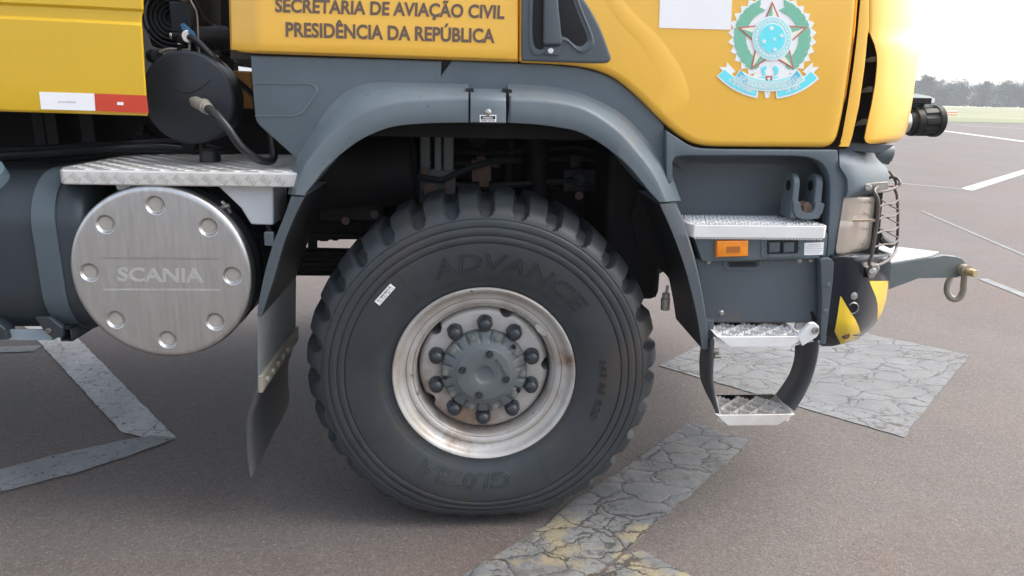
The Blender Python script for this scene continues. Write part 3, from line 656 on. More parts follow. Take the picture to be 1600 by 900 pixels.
MB().slab([(728, 138), (740, 138), (740, 192), (728, 191)], .0, .05).build('latch_gap', M['black'], T); MB().slab([(786, 138), (800, 140), (800, 192), (786, 192)], .0, .05).build('latch_gap', M['black'], T)
b = MB().loft([[(797, 150, -.028), (799, 149, -.034)], [(793, 191.5, -.028), (798, 192, -.036)]]); b.build('flare_end_lip', M['flare'], T)

# --- lower mudguard pieces front and rear
lo = S([(455, 307), (447, 330), (440, 348), (428, 378), (416, 418), (407, 458), (401.5, 494)], 5); li = S([(475, 308), (463, 332), (454, 352), (441, 386), (428, 432), (417, 466), (407.5, 495)], 5)
b = MB(); P_ = [W(p[0], p[1], -.030) for p in lo]; Q_ = [W(p[0], p[1], -.032) for p in li]
b.grid([[p+Vector((-.001, .03, 0)) for p in P_], P_, Q_, [q+Vector((.001, .012, 0)) for q in Q_]])
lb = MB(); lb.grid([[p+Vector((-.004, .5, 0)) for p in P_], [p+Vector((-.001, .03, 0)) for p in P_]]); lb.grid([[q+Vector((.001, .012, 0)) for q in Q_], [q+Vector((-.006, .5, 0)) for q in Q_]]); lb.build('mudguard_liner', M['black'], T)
b.prism([P_[0], Q_[0], Q_[0]+Vector((-.006, .5, 0)), P_[0]+Vector((-.004, .5, 0))], (0, 0, -.002)); b.build('rear_mudguard', M['greydark'], T, ang=35)
b = MB().box(W(419, 374, -.03)+Vector((-.012, .0, -.02)), W(427, 374, -.03)+Vector((.0, .02, .02))); b.build('mudguard_clip', M['greydark'], T, bev=.002)
b = MB(); a = [W(402.5, 478, -.02), W(402.5, 608, -.02)]; e = [p+Vector((0, .5, 0)) for p in a]
b.prism([a[0], e[0]+Vector((0, 0, .02)), e[1], a[1]], (.005, 0, 0)); b.build('flap_bracket', M['bracket'], T, bev=.001)
b = MB(); b.prism([W(403, 588, -.022), W(403, 588, -.022)+Vector((0, .505, 0)), W(403, 614, -.022)+Vector((0, .505, 0)), W(403, 614, -.022)], (.014, 0, 0))
b.build('flap_clamp', M['shackle'], T, bev=.002)
for k in range(7):
    c = W(403, 602, -.02)+Vector((.014, .05+.068*k, 0)); MB().cyl(c, c+Vector((.009, 0, 0)), .011, seg=6).build('clamp_bolt', M['shackle'], T)
fa = S([(403, 608), (393, 637), (387, 658), (386, 690), (388, 722), (391, 746)], 6); A_ = [W(p[0], p[1], -.02) for p in fa]
Bk = [p+Vector((.012*i/len(A_), .5-.09*max(0, i/len(A_)-.75)*4, .05*max(0, i/len(A_)-.8)*5)) for i, p in enumerate(A_)]
b = MB(); rows = []
for j in range(9):
    t = j/8; rows.append([p.lerp(q, t) for i, (p, q) in enumerate(zip(A_, Bk))])
b.grid(rows); b.build('mud_flap', M['flaprubber'], T, ang=60, solid=.012)

fo = S([(1056.5, 318), (1066, 340), (1076, 370), (1086, 405), (1094, 440), (1101, 480), (1105, 515), (1108, 545)], 5); fi = S([(1031, 318.5), (1043, 345), (1055, 374), (1068, 410), (1078, 445), (1087, 482), (1093, 515), (1097, 545)], 5)
b = MB(); P_ = [W(p[0], p[1], -.026) for p in fo]; Q_ = [W(p[0], p[1], -.032) for p in fi]
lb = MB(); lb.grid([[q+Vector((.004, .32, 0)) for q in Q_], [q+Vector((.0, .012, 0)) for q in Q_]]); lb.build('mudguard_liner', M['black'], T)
b.grid([[q+Vector((.0, .012, 0)) for q in Q_], Q_, [p.lerp(q, .15)+Vector((0, -.004, 0)) for p, q in zip(P_, Q_)], P_, [p+Vector((.002, .012, 0)) for p in P_], [p+Vector((.002, .30, 0)) for p in P_]])
b.prism([P_[0], Q_[0], Q_[0]+Vector((.004, .32, 0)), P_[0]+Vector((.002, .3, 0))], (0, 0, -.002)); b.build('front_mudguard', M['greydark'], T, ang=35)
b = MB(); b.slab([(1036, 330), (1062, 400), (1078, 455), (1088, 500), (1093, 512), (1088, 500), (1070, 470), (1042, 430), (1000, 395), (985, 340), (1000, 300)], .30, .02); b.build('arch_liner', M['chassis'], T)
# drain fitting under the liner
b = MB(); c = W(1041, 440, .12); p0 = W(1040, 470, .12); p1 = W(1039, 484, .12); b.cyl(W(1043, 446, .12), p0, .005); b.cyl(W(1041, 458, .12), W(1040, 466, .12), .013); b.cyl(W(1040, 466, .12), p1, .016, .015); b.build('drain_fitting', M['shackle'], T, bev=.002)

b = MB().loft([[(1292, 238, .062), (1303, 212, .062), (1322, 150, .062), (1336, 50, .062), (1346, -75, .062)], [(1320, 240, .062), (1327, 212, .062), (1336, 150, .062), (1350, 50, .062), (1360, -75, .062)]]); b.build('gap_shade_strip', M['gapshade'], T)  # strip added behind the door's front gap to paint it dark as shade

# ------------------------------------------------------------------ front wheel
ZC = .545; WC = Vector((0, 0, ZC))
wheel = bpy.data.objects.new('front_wheel', None); COL.objects.link(wheel); wheel.parent = T; wheel.location = WC-T.location
RO, TW = .588, .385
PROF = [(.280, .030), (.288, .012), (.297, .002), (.304, -.004), (.309, -.004), (.312, -.0065), (.317, -.0065), (.320, -.0095), (.326, -.010), (.333, -.0145), (.345, -.019), (.36, -.0225), (.38, -.026), (.40, -.028), (.42, -.029), (.44, -.0285),
        (.4445, -.0280), (.4458, -.0245), (.4480, -.0245), (.4493, -.0288), (.455, -.0302), (.463, -.0302), (.4675, -.0283), (.4688, -.0250), (.4710, -.0250), (.4723, -.0285), (.479, -.0296), (.488, -.0290), (.4935, -.0268), (.4948, -.0236), (.4970, -.0236), (.4983, -.0266), (.505, -.0268), (.513, -.0255), (.5170, -.0236), (.5182, -.0212), (.5198, -.0210), (.5212, -.0224), (.5245, -.0212), (.528, -.0196), (.532, -.0175), (.536, -.015), (.540, -.012), (.544, -.0085), (.548, -.0045), (.552, .0), (.556, .0055), (.560, .012), (.564, .019), (.568, .0265), (.572, .0345), (.576, .043), (.580, .052), (.5835, .062), (.5855, .070), (.5868, .080), (.5875, .092), (.588, .110), (.588, .13), (.588, .16), (.588, .19)]
def sideY(r):
    for (a, ya), (c, yc) in zip(PROF, PROF[1:]):
        if a <= r <= c and c > a: return ya+(yc-ya)*(r-a)/(c-a)
    return PROF[-1][1]
def tyre_pt(a, r, y, back=False):
    if cos(a) < -.5 and r > .44:      # loaded part: the lower sidewall is squeezed towards the ground
        lim = ZC/-cos(a)
        lim = (lim**-46+RO**-46)**(-1/46); r = .44+(r-.44)*(lim-.44)/(RO-.44)
    x, z = r*sin(a), r*cos(a)
    low = max(0, -cos(a)-.55)/.45
    y2 = y-(.012*low*exp(-((r-.44)/.09)**2) if not back else 0)
    zz = z
    if z < -ZC: zz = -ZC+.001
    elif z < -.40: zz = z*1.0
    return Vector((x, y2, zz))+WC
NL, SUB = 32, 20
b = MB(); rows = []
full = [(r, y, 0) for r, y in PROF]+[(r, TW-y, 1) for r, y in reversed(PROF)]
def sst(x, a, c): t = min(1, max(0, (x-a)/(c-a))); return t*t*(3-2*t)
for r, y, bk in full:
    row = []; yy = TW-y if bk else y
    for k in range(NL*SUB):
        a = 2*pi*k/(NL*SUB); ph = (k/SUB+.5) % 1-.5; ph = ph+(.5/NL if bk else 0)
        w = .30 if r < .583 else .235
        dr = dy = 0
        if r > .524:
            inn = sst(r, .524, .537); half = .215*sqrt(max(0.0001, min(1, (r-.524)/.024)))
            skew = .10*sst(yy, .07, .18)
            f = 1-sst(abs(ph-skew), half*.78, half*1.04+.012)
            dep = .027*f*inn
            if r < .575: dy = dep*.85; dr = dep*.55
            elif r < .5865: dy = dep*.5; dr = dep*.85
            else: dr = dep
        y3 = y+(dy if not bk else -dy)
        row.append(tyre_pt(a, r-dr, y3, bk))
    rows.append(row)
b.grid(rows, closed=True)
tyre = b.build('tyre', M['rubber'], wheel, ang=45)
def wrap(name, txt, r0, r1, a0, a1, outline=0, bold=0, lift=.0012, m=None, flip=False, ext=0):
    b = MB(); v, f = text_mesh(txt, bold=bold, outline=outline, shear=.15 if outline else 0)
    zs = [q[2] for q in v]; zmax = max(zs) or 1
    def fn(u, vv, w):
        r = r0+(r1-r0)*vv; a = radians(a0+(a1-a0)*u); p = tyre_pt(a, r, sideY(r)); return p+Vector((0, -lift*.3-(w/zmax if zmax else 0)*lift, 0))
    b.add([fn(*q) for q in v], f); return b.build(name, m or M['rubber'], wheel, ang=60)
wrap('raised_lettering', 'ADVANCE', .361, .418, -25.5, 53, outline=.020, lift=.0022); wrap('raised_lettering', 'ADVANCE', .363, .416, -25.5, 53, bold=.0, lift=.0007)
wrap('raised_lettering', 'GL073A', .345, .398, 166, 214, outline=.02, lift=.0022); wrap('raised_lettering', 'GL073A', .346, .397, 166, 214, lift=.0007)
wrap('raised_lettering', '395 85 R20', .378, .400, 80, 112, outline=.03, lift=.002)
# mould seams
for a in (0, 33.5, -38, 82.5, -98, -121, 148, 186, 214):
    b = MB(); ps = []
    for k in range(14):
        r = .37+(.532-.37)*k/13 if a % 2 else .335+(.455-.335)*k/13
        p = tyre_pt(radians(a), r, sideY(r)); ps.append(p+Vector((0, -.0003, 0)))
    b.tube(ps, .0009, 5); b.build('mould_seam', M['rubber'], wheel)
# bar sticker on the sidewall
b = MB(); u0 = (607, 442); quad = [(593, 477.5), (618, 449.5), (610, 443), (585, 471)]
f = q4([(p[0], p[1], -.0305) for p in quad], None); b.add([f(0, 0), f(1, 0), f(1, 1), f(0, 1)], [(0, 1, 2, 3)]); b.build('tyre_sticker', M['stickw'], wheel)
b = MB(); f2 = q4([(p[0], p[1], -.0312) for p in quad], None); text_on(b, 'S118RNEPUX', lambda u, v, w: f2(.08+.84*u, .50+.36*v), bold=.02); text_on(b, '3D 0301 80 13', lambda u, v, w: f2(.10+.82*u, .12+.26*v), bold=.0); b.build('sticker_lettering', M['black'], wheel)

# rim, disc, hub
def lat(prof, seg=96, **k): return MB().lathe(prof, k.pop('at', WC), seg, **k)
lat([(.284, .035), (.286, .010), (.2905, -.001), (.296, -.007), (.2985, -.009), (.2995, -.006), (.2985, -.011), (.295, -.014), (.289, -.0125), (.284, -.006), (.280, .002), (.276, .009), (.270, .015), (.262, .018), (.2575, .0185), (.2562, .022), (.2550, .0185), (.249, .0175), (.242, .020), (.236, .0235), (.2345, .027), (.2325, .0235), (.228, .028), (.2255, .034), (.2235, .042), (.2225, .06), (.2225, .20)]).build('rim', M['rim'], wheel, ang=50)
# disc with half-moon hand holes at its edge
b = MB(); rows = []; SEG = 240
hole_a = [12 + 60*k - (0) for k in range(6)]
hole_a = [22, -52, 84, 232, 300-8, 158]
hole_a = [20, -50, 85, -122, 155, 190]
hole_a = [20, 86, -49, -121.5]
for r, y in [(.2185, .24), (.2185, .10), (.2175, .080), (.2145, .068), (.209, .061), (.203, .0575), (.197, .056), (.19, .0555), (.18, .055), (.15, .054), (.12, .054)]:
    row = []
    for k in range(SEG):
        a = 2*pi*k/SEG; rr = r
        for h in hole_a:
            d = (math.degrees(a)-h+180) % 360-180
            if abs(d) < 6.2:
                cut = .2185-.026*sqrt(1-(d/6.2)**2)
                if rr > cut: rr = cut
        row.append(WC+Vector((rr*sin(a), y, rr*cos(a))))
    rows.append(row)
b.grid(rows, closed=True); b.build('wheel_disc', M['disc'], wheel, ang=45)
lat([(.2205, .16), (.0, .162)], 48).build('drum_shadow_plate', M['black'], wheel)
nb = math.degrees(.0192)
capproto = None
for i in range(10):
    a = .007+2*pi*i/10; c = WC+Vector((.1655*sin(a), -.029, .1655*cos(a)))
    if capproto is None:
        b = MB(); b.lathe([(.026, .084), (.026, .072), (.0245, .068), (.0235, .058), (.0225, .050), (.019, .042), (.013, .0375), (.006, .036), (0, .0355)], c, 24); b.cyl(c+Vector((0, .082, 0)), c+Vector((0, .068, 0)), .0275, .0275, 6)
        capproto = b.build('nut_cap', M['nut'], wheel, ang=40); base = c.copy()
    else:
        o = capproto.copy(); COL.objects.link(o); o.location = capproto.location+(c-base)
HC = WC+Vector((0, -.016, 0))
# scalloped hub flange
b = MB(); rows = []; SEG = 200
for r, y, sc in [(.143, .085, 0), (.1435, .050, .4), (.141, .042, .7), (.135, .038, 1), (.126, .036, 1), (.118, .034, .9), (.111, .031, .5), (.106, .0285, .1), (.103, .027, 0), (.100, .0265, 0)]:
    row = []
    for k in range(SEG):
        a = 2*pi*k/SEG; d_ = abs((math.degrees(a)+16.9+18) % 36-18); s_ = 1 if d_ < 7.5 else (1-sst(d_, 7.5, 8.8) if d_ < 10 else (sst(d_, 11, 12.3)*.75))
        row.append(HC+Vector(((r-.0035*sc*(1-s_))*sin(a), y+.007*sc*(1-s_), (r-.0035*sc*(1-s_))*cos(a))))
    rows.append(row)
b.grid(rows, closed=True); b.build('hub_flange', M['hub'], wheel, ang=40)
lat([(.101, .031), (.1005, .0265), (.098, .0245), (.094, .0235), (.0925, .0205), (.090, .0185), (.086, .0177), (.06, .0170), (.034, .0165), (.0305, .018), (.026, .0225), (.018, .0245), (0, .025)], 72, at=HC).build('hub_cover', M['hub'], wheel, ang=35)
fl = None
for i in range(10):
    a = radians(-18+36*i)+.02; c = HC+Vector((.127*sin(a), .037, .127*cos(a)))
    if fl is None:
        b = MB(); b.cyl(c+Vector((0, .006, 0)), c+Vector((0, -.004, 0)), .0125, .0115, 16); b.cyl(c, c+Vector((0, -.010, 0)), .0088, .008, 6); fl = b.build('hub_bolt', M['hubbolt'], wheel, ang=30); base2 = c.copy()
    else: o = fl.copy(); COL.objects.link(o); o.location = fl.location+(c-base2)
for i in range(4):
    a = radians(17+90*i-4); c = HC+Vector((.0735*sin(a), .0177, .0735*cos(a)))
    b = MB(); b.cyl(c+Vector((0, .002, 0)), c+Vector((0, -.003, 0)), .0135, .0125, 20); b.cyl(c, c+Vector((0, -.010, 0)), .0095, .0088, 6); b.build('cover_bolt', M['nut'], wheel, ang=30)
for a in (48, 108+12, 200, 262):
    a = radians(a); c = HC+Vector((.131*sin(a), .040, .131*cos(a))); MB().cyl(c+Vector((0, .01, 0)), c+Vector((0, -.004, 0)), .0075, .0075, 10).build('hub_plug', M['black'], wheel)
b = MB(); v, f = text_mesh('SCANIA', bold=.01, extrude=.2)
mx = Vector((.035, 0, .052)); my = Vector((.076, 0, -.014)); dirx = (my-mx).normalized(); up = Vector((-dirx.z, 0, dirx.x))
b.add([HC+mx+dirx*(u*(my-mx).length)+up*(vv*.013-.003)+Vector((0, .0170-.002*(w > 0), 0)) for u, vv, w in v], f); b.build('hub_lettering', M['strap'], wheel)
b = MB(); c = WC+Vector((.182, .017, .152)); d = Vector((.6, 0, -.62)).normalized(); n = Vector((d.z, 0, -d.x))
pts = [c+d*(.026*cos(t))*1.0+n*(.0105*sin(t)) for t in [2*pi*k/16 for k in range(16)]]; b.prism(pts, (0, -.006, 0))
for s_ in (-1, 1): b.cyl(c+d*.014*s_, c+d*.014*s_+Vector((0, -.010, 0)), .0055, seg=10)
b.build('lock_clip', M['rim'], wheel, ang=30)
MB().cyl(WC+Vector((0, .20, 0)), WC+Vector((0, 2.25, 0)), .075).build('axle', M['chassis'], T)
b = MB().lathe([(.30, .02), (.40, -.0), (.53, .01), (.58, .06), (.585, .2), (.58, .33), (.53, .38), (.3, .37), (.29, .2), (.30, .02)], (0, 2.12, ZC+.06), 64); b.build('far_tyre', M['rubber'], T)

# ------------------------------------------------------------------ chassis behind the wheel arch
b = MB(); b.box((-6.3, .80, .85), (1.0, .88, 1.08)); b.box((-6.3, .76, 1.06), (1.0, .90, 1.075)); b.box((-6.3, .76, .85), (1.0, .90, .865)); b.build('frame_rail', M['chassis'], T, bev=.004)
b = MB(); b.box((-6.3, 1.62, .85), (1.0, 1.70, 1.08)); b.build('frame_rail', M['chassis'], T, bev=.004)
MB().box((-6.3, .95, 1.0), (-.75, 1.55, 1.36)).build('subframe', M['chassis'], T, bev=.01)
MB().box((-.58, .92, .80), (.95, 1.60, 1.34)).build('engine_block', M['chassis'], T, bev=.03)
MB().box((-.40, 1.0, .62), (.5, 1.5, .80)).build('oil_pan', M['chassis'], T, bev=.03)
b = MB()   # rear arch panel and front bulkhead
b.box((-.66, .70, .92), (-.55, 2.3, 1.33)); b.build('arch_panel', M['chassis'], T, bev=.01)
MB().box((.44, .34, .70), (.66, 1.2, 1.30)).build('front_bulkhead', M['chassis'], T, bev=.03)
b = MB(); b.cyl(W(480, 275, .48), W(650, 262, .48), .13, seg=28); b.build('air_reservoir', M['chassis'], T, bev=.02)
b = MB()
for (x0, x1, Y0, Y1) in ((655, 673, .55, .60), (678, 690, .52, .56), (692, 709, .55, .60)):
    p = W(x0, 193, Y0); q = W(x1, 268, Y0); b.box((p.x, Y0, q.z), (q.x, Y1, p.z+.06))
b.box(W(655, 320, .56), W(712, 262, .60)); b.build('spring_bracket', M['beam'], T, bev=.006)
b = MB(); 
for (x, y, r, h) in ((664, 268, .018, .04), (672, 297, .03, .05), (700, 290, .018, .03)): b.cyl(W(x, y, .55), W(x, y, .55-h), r, seg=6)
b.build('bracket_bolt', M['rust'], T, bev=.003)
b = MB()
for (x0, y0, x1, y1, Y, d) in ((737, 250, 768, 284, .55, .1), (744, 244, 760, 252, .56, .08), (748, 282, 764, 293, .55, .08), (768, 252, 782, 262, .57, .05), (728, 256, 738, 262, .57, .03)):
    p = W(x0, y1, Y); q = W(x1, y0, Y); b.box((p.x, Y, p.z), (q.x, Y+d, q.z))
b.build('brake_valve', M['rust'], T, bev=.006)
b = MB(); b.tube([W(590, 262, .5), W(640, 275, .5), W(690, 282, .5), W(735, 262, .5), W(775, 250, .5), W(812, 250, .5)], .012); b.tube([W(590, 262, .52), W(610, 290, .5), W(632, 318, .48)], .009); b.build('brake_hose', M['hose'], T)
b = MB(); b.cyl(W(838, 195, .6), W(842, 330, .6), .042); b.cyl(W(836, 195, .6), W(839, 235, .6), .05); b.cyl(W(800, 200, .66), W(792, 330, .66), .02); b.build('shock_absorber', M['chassis'], T, bev=.004)
MB().cyl(W(746, 217, .795), W(746, 217, .78), .035).build('rail_hole', M['black'], T)
b = MB()
for k in range(5):
    p0, p1 = W(380, 392+8*k, .62), W(700, 398+9*k-k*2, .62); p2, p3 = p1, W(1010, 392+6*k, .62)
    b.prism([p0, p1, p1+Vector((0, 0, -.017)), p0+Vector((0, 0, -.017))], (0, .09, 0)); b.prism([p2, p3, p3+Vector((0, 0, -.017)), p2+Vector((0, 0, -.017))], (0, .09, 0))
b.build('leaf_spring', M['chassis'], T, bev=.003)
b = MB(); b.lathe([(.0, -.06), (.07, -.06), (.09, -.03), (.09, .06), (0, .07)], W(1000, 385, .5), 24, 'X'); b.cyl(W(985, 300, .55), W(1020, 425, .55), .05); b.build('spring_hanger', M['chassis'], T)
b = MB(); p = W(482, 388, .62)
for x0, y0, x1, y1 in ((470, 366, 555, 374), (481, 374, 492, 394), (500, 372, 512, 377), (520, 371, 528, 376)):
    b.slab([(x0, y0), (x1, y0), (x1, y1), (x0, y1)], .66, .05)
b.slab([(467, 300), (640, 300), (560, 372), (467, 378)], .70, .08); b.build('cable_tray', M['chassis'], T)

b = MB()
for k, (y0, y1, Y) in enumerate(((228, 236, .62), (240, 252, .66), (300, 288, .58))): b.tube([W(520, y0, Y), W(600, y0+4, Y), W(660, y1, Y), W(760, y1+3, Y), W(900, y1-6, Y), W(980, y0+20, Y)], .007+.003*k)
b.build('brake_pipe', M['hose'], T)
b = MB(); b.box(W(880, 300, .60), W(930, 262, .68)); b.box(W(890, 262, .62), W(905, 240, .66)); b.cyl(W(905, 281, .60), W(905, 281, .57), .03, seg=6); b.build('steering_arm', M['black'], T, bev=.006)
for (x, y) in ((585, 335), (560, 318), (905, 306), (955, 300), (965, 330), (540, 345)): MB().cyl(W(x, y, .56), W(x, y, .53), .018, seg=6).build('chassis_bolt', M['rust'], T, bev=.002)
b = MB(); b.box(W(500, 345, .58), W(600, 312, .62)); b.box(W(520, 312, .6), W(545, 280, .64)); b.build('axle_bracket', M['black'], T, bev=.006)

# ------------------------------------------------------------------ round silencer cover
DC = Vector((-.9925, 0, .8791)); DR = .2725
b = MB(); rows = []; NR = 40; SEG = 160
dim = [(DC.x+.2123*sin(.0192+2*pi*i/8), DC.z+.2123*cos(.0192+2*pi*i/8)) for i in range(8)]
def discY(x, z, r):
    y = 0
    for dx, dz in dim:
        d = sqrt((x-dx)**2+(z-dz)**2)
        if d < .035: y += .0085*(1-sst(d, .0222, .0285))
    dz = z-DC.z; ed = 1-sst(r, .185, .205)
    if abs(x-DC.x) < .2: 
        y += .0006*(sst(dz, -.052, -.046)-sst(dz, .046, .052))*sst(.185-abs(x-DC.x), 0, .02)
    return y
rows = []
rad = [0.0]+[.003*k for k in range(2, 60)]+[.178+.0014*k for k in range(0, 51)]+[.2515, .2545]
SEG = 720
for r in rad:
    rows.append([Vector((DC.x+r*sin(2*pi*k/SEG), discY(DC.x+r*sin(2*pi*k/SEG), DC.z+r*cos(2*pi*k/SEG), r), DC.z+r*cos(2*pi*k/SEG))) for k in range(SEG)])
for r, y in [(.259, .0004), (.263, .0015), (.267, .004), (.270, .0075), (.2718, .0125), (.2725, .018), (.2725, .034), (.269, .036), (.266, .037)]:
    rows.append([Vector((DC.x+r*sin(2*pi*k/SEG), y, DC.z+r*cos(2*pi*k/SEG))) for k in range(SEG)])
b.grid(rows, closed=True)
sil = MB().lathe([(.266, .03), (.268, .06), (.268, .56), (.25, .58), (0, .58)], (DC.x, 0, DC.z), 72).build('silencer', M['canister'], T)
cover = b.build('silencer_cover', M['steel'], sil, ang=50)
b = MB(); text_on(b, 'SCANIA', q4([(184, 438.5), (318, 441), (317, 419), (184, 417)], .0022), bold=.012, extrude=.0)
b = MB(); v, f = text_mesh('SCANIA', bold=.02, extrude=.25); fq = q4([(184, 438.5), (318, 441), (317, 419), (184, 417)], .0026)
b.add([fq(u, vv, (w+.25)/.5*.0032) for u, vv, w in v], f); b.build('embossed_lettering', M['emboss'], sil)
for dx, dz in dim: MB().lathe([(.0185, .0072), (.0180, .0066), (0, .0066)], (dx, 0, dz), 24).build('cover_dimple', M['tan'], sil)
b = MB(); c = W(352, 320, .06); b.tube([c+Vector((-.01, 0, .01)), c, c+Vector((.01, .01, -.025))], .006); b.cyl(c+Vector((-.012, 0, -.01)), c+Vector((.012, 0, -.002)), .008); b.build('strap_clip', M['bolt'], sil)
b = MB().lathe([(.2695, .10), (.2715, .10), (.2715, .135), (.2695, .135)], (DC.x, 0, DC.z), 72); b.build('clamp_band', M['chassis'], sil)
b = MB(); b.tube([W(418, 352, .22), W(428, 372, .25), W(420, 412, .3), W(405, 470, .33)], .008); b.build('drain_hose', M['shackle'], T)

# ------------------------------------------------------------------ checker-plate deck
zt = 1.193
back = [G(*p, zt) for p in ((215, 237.5), (330, 233), (470, 231))]; left = [G(*p, zt) for p in ((180, 244.5), (130, 254.5), (97, 261.0))]
fr = [W(90.5, 264.5, .004), W(90.5, 264.5, .0), W(462, 273, 0)]
top = [Vector((p.x, p.y, zt)) for p in (back[::-1]+left)]+[Vector((fr[0].x, .012, zt)), Vector((fr[0].x+.012, -.0, zt)), Vector((fr[2].x+.01, 0, zt))]
b = MB(); b.prism(top, (0, 0, -.044)); deck = None
deck = b.build('checker_plate_deck', M['plate'], T, bev=.006, seg=3)
def inside(x, y):
    c = False; n = len(top)
    for i in range(n):
        a, d = top[i-1], top[i]
        if (a.y > y) != (d.y > y) and x < (d.x-a.x)*(y-a.y)/(d.y-a.y)+a.x: c = not c
    return c
b = MB()
def bar(c, u, n, L=.0135, w=.0026, h=.0017):
    v = n.cross(u); b.add([c-u*L, c-u*L*.3+v*w, c+u*L*.3+v*w, c+u*L, c+u*L*.3-v*w, c-u*L*.3-v*w]+[c-u*L*.6+n*h, c+u*L*.6+n*h], [(0, 1, 6), (1, 2, 7, 6), (2, 3, 7), (3, 4, 7), (4, 5, 6, 7), (5, 0, 6)])
x0 = min(p.x for p in top); nx = int(.95/.036)
for i in range(nx):
    for j in range(20):
        cx_, cy_ = x0+.02+i*.036, .018+j*.036; s_ = 1 if (i+j) % 2 else -1
        u = Vector((1, s_*1.0, 0)).normalized(); v = Vector((-u.y, u.x, 0))
        for k in range(-2, 3):
            p = Vector((cx_, cy_, zt+.0003))+v*(k*.0068)
            if inside(p.x, p.y) and inside(p.x+.02, p.y) and inside(p.x-.025, p.y) and inside(p.x, p.y+.014) and inside(p.x-.01, p.y+.014) and p.y > .01: bar(p, u, Vector((0, 0, 1)))
    s_ = 1 if i % 2 else -1
    u = Vector((1, 0, 1.2)).normalized(); v = Vector((-u.z, 0, u.x))
    if i % 1 == 0:
        for k in range(-2, 3):
            p = Vector((x0+.05+i*.042, -.0003, zt-.022))+v*(k*.0068)
            if p.x < top[-1].x-.03 and p.x > x0+.055: bar(p, u, Vector((0, -1, 0)), L=.012, h=.003)
b.build('deck_tread', M['plate'], deck, ang=10)
b = MB().slab([(338, 289), (427, 290), (427.5, 352), (392, 351), (376, 325)], .06, .18); b.build('white_box', M['whitebox'], T, bev=.006, seg=3)
b = MB().slab([(180, 287), (205, 287), (200, 300), (183, 296)], .1, .1); b.build('deck_bracket', M['galv'], T)

# ------------------------------------------------------------------ fuel tank at the far left
xs = -1.225; prof = []
ty0, ty1, tz0, tz1, rr = .005, .66, .68, 1.175, .16
def rrect(y0, y1, z0, z1, r, n=10):
    out = []
    for cy_, cz_, a0 in ((y0+r, z1-r, 90), (y0+r, z0+r*.9, 180), (y1-r, z0+r, 270), (y1-r, z1-r, 0)):
        for k in range(n+1): a = radians(a0+90*k/n); out.append((cy_+r*cos(a), cz_+r*sin(a)))
    return out
def tsec(x, ins): return [Vector((x, y, z)) for y, z in rrect(ty0+ins, ty1-ins, tz0+ins, tz1-ins, rr)]
b = MB(); b.grid([tsec(-3.2, 0), tsec(-1.245, 0), tsec(-1.225, .004), tsec(-1.21, .015), tsec(-1.203, .034), tsec(-1.200, .06)], closed=True); b.f.append(tuple(range(len(b.v)-44, len(b.v)))); b.mi.append(0)
tank = b.build('fuel_tank', M['tank'], T, ang=40)
def strap(xa, xb):
    b = MB(); q = rrect(ty0-.007, ty1+.007, tz0-.007, tz1+.007, rr+.007); b.grid([[Vector((x, y, z)) for y, z in q] for x in (xa, xa+.004, xb-.004, xb)], closed=True); q2 = rrect(ty0-.001, ty1+.001, tz0-.001, tz1+.001, rr)
    for x in (xa, xb): b.grid([[Vector((x, y, z)) for y, z in q], [Vector((x, y, z)) for y, z in q2]], closed=True)
    b.build('tank_strap', M['strap'], tank, ang=40)
strap(-1.352, -1.285); strap(-2.4, -2.33)
b = MB(); c = Vector((-1.515, .11, 1.10)); ax = Vector((.15, -.55, .80)).normalized(); b.cyl(c, c+ax*.055, .066, .056, 32); b.cyl(c+ax*.055, c+ax*.06, .052, .052, 32); b.cyl(c+ax*.06, c+ax*.105, .060, .055, 32); b.build('tank_cap', M['cap'], tank, bev=.006, seg=3)
b = MB(); p = W(-200, 530, .03); q = W(83, 514, .03); b.box((p.x, .02, p.z), (q.x, .03, q.z)); b.box((p.x, .02, p.z), (q.x, .10, p.z+.006)); b.build('tank_rail', M['angle'], T, bev=.001)
b = MB().slab([(54, 496), (77, 496), (97, 512), (97, 527), (82, 529), (68, 517)], -.004, .02); br = b.build('strap_bracket', M['tank'], T, bev=.003)
b = MB(); c = W(76.5, 516, -.004); b.lathe([(.003, -.004), (.003, -.006), (.007, -.006), (.0075, 0)], c, 16); b.build('bracket_bolt', M['bolt'], T)
b = MB(); p0 = W(95, 533.5, .01); p1 = W(110.5, 513, .01); t_ = .003
for a_, c_ in (((p0.x, p0.z), (p0.x+t_, p1.z)), ((p1.x-t_, p0.z), (p1.x, p1.z)), ((p0.x, p1.z-t_), (p1.x, p1.z)), ((p0.x, p0.z), (p1.x, p0.z+t_))): b.box((a_[0], .01, a_[1]), (c_[0], .65, c_[1]))
b.box((p0.x+t_, .08, p0.z+t_), (p1.x-t_, .09, p1.z-t_)); b.build('cross_tube', M['tank'], T)
b = MB().slab([(-10, 500), (8, 515), (12, 531), (-10, 532)], .0, .05); b.build('strap_bracket', M['tank'], T, bev=.004)
b = MB(); b.box(W(99, 350, .14), W(129, 297, .26)); b.box(W(92, 352, .13), W(108, 312, .15)); b.build('valve_box', M['tank'], T, bev=.012, seg=3)

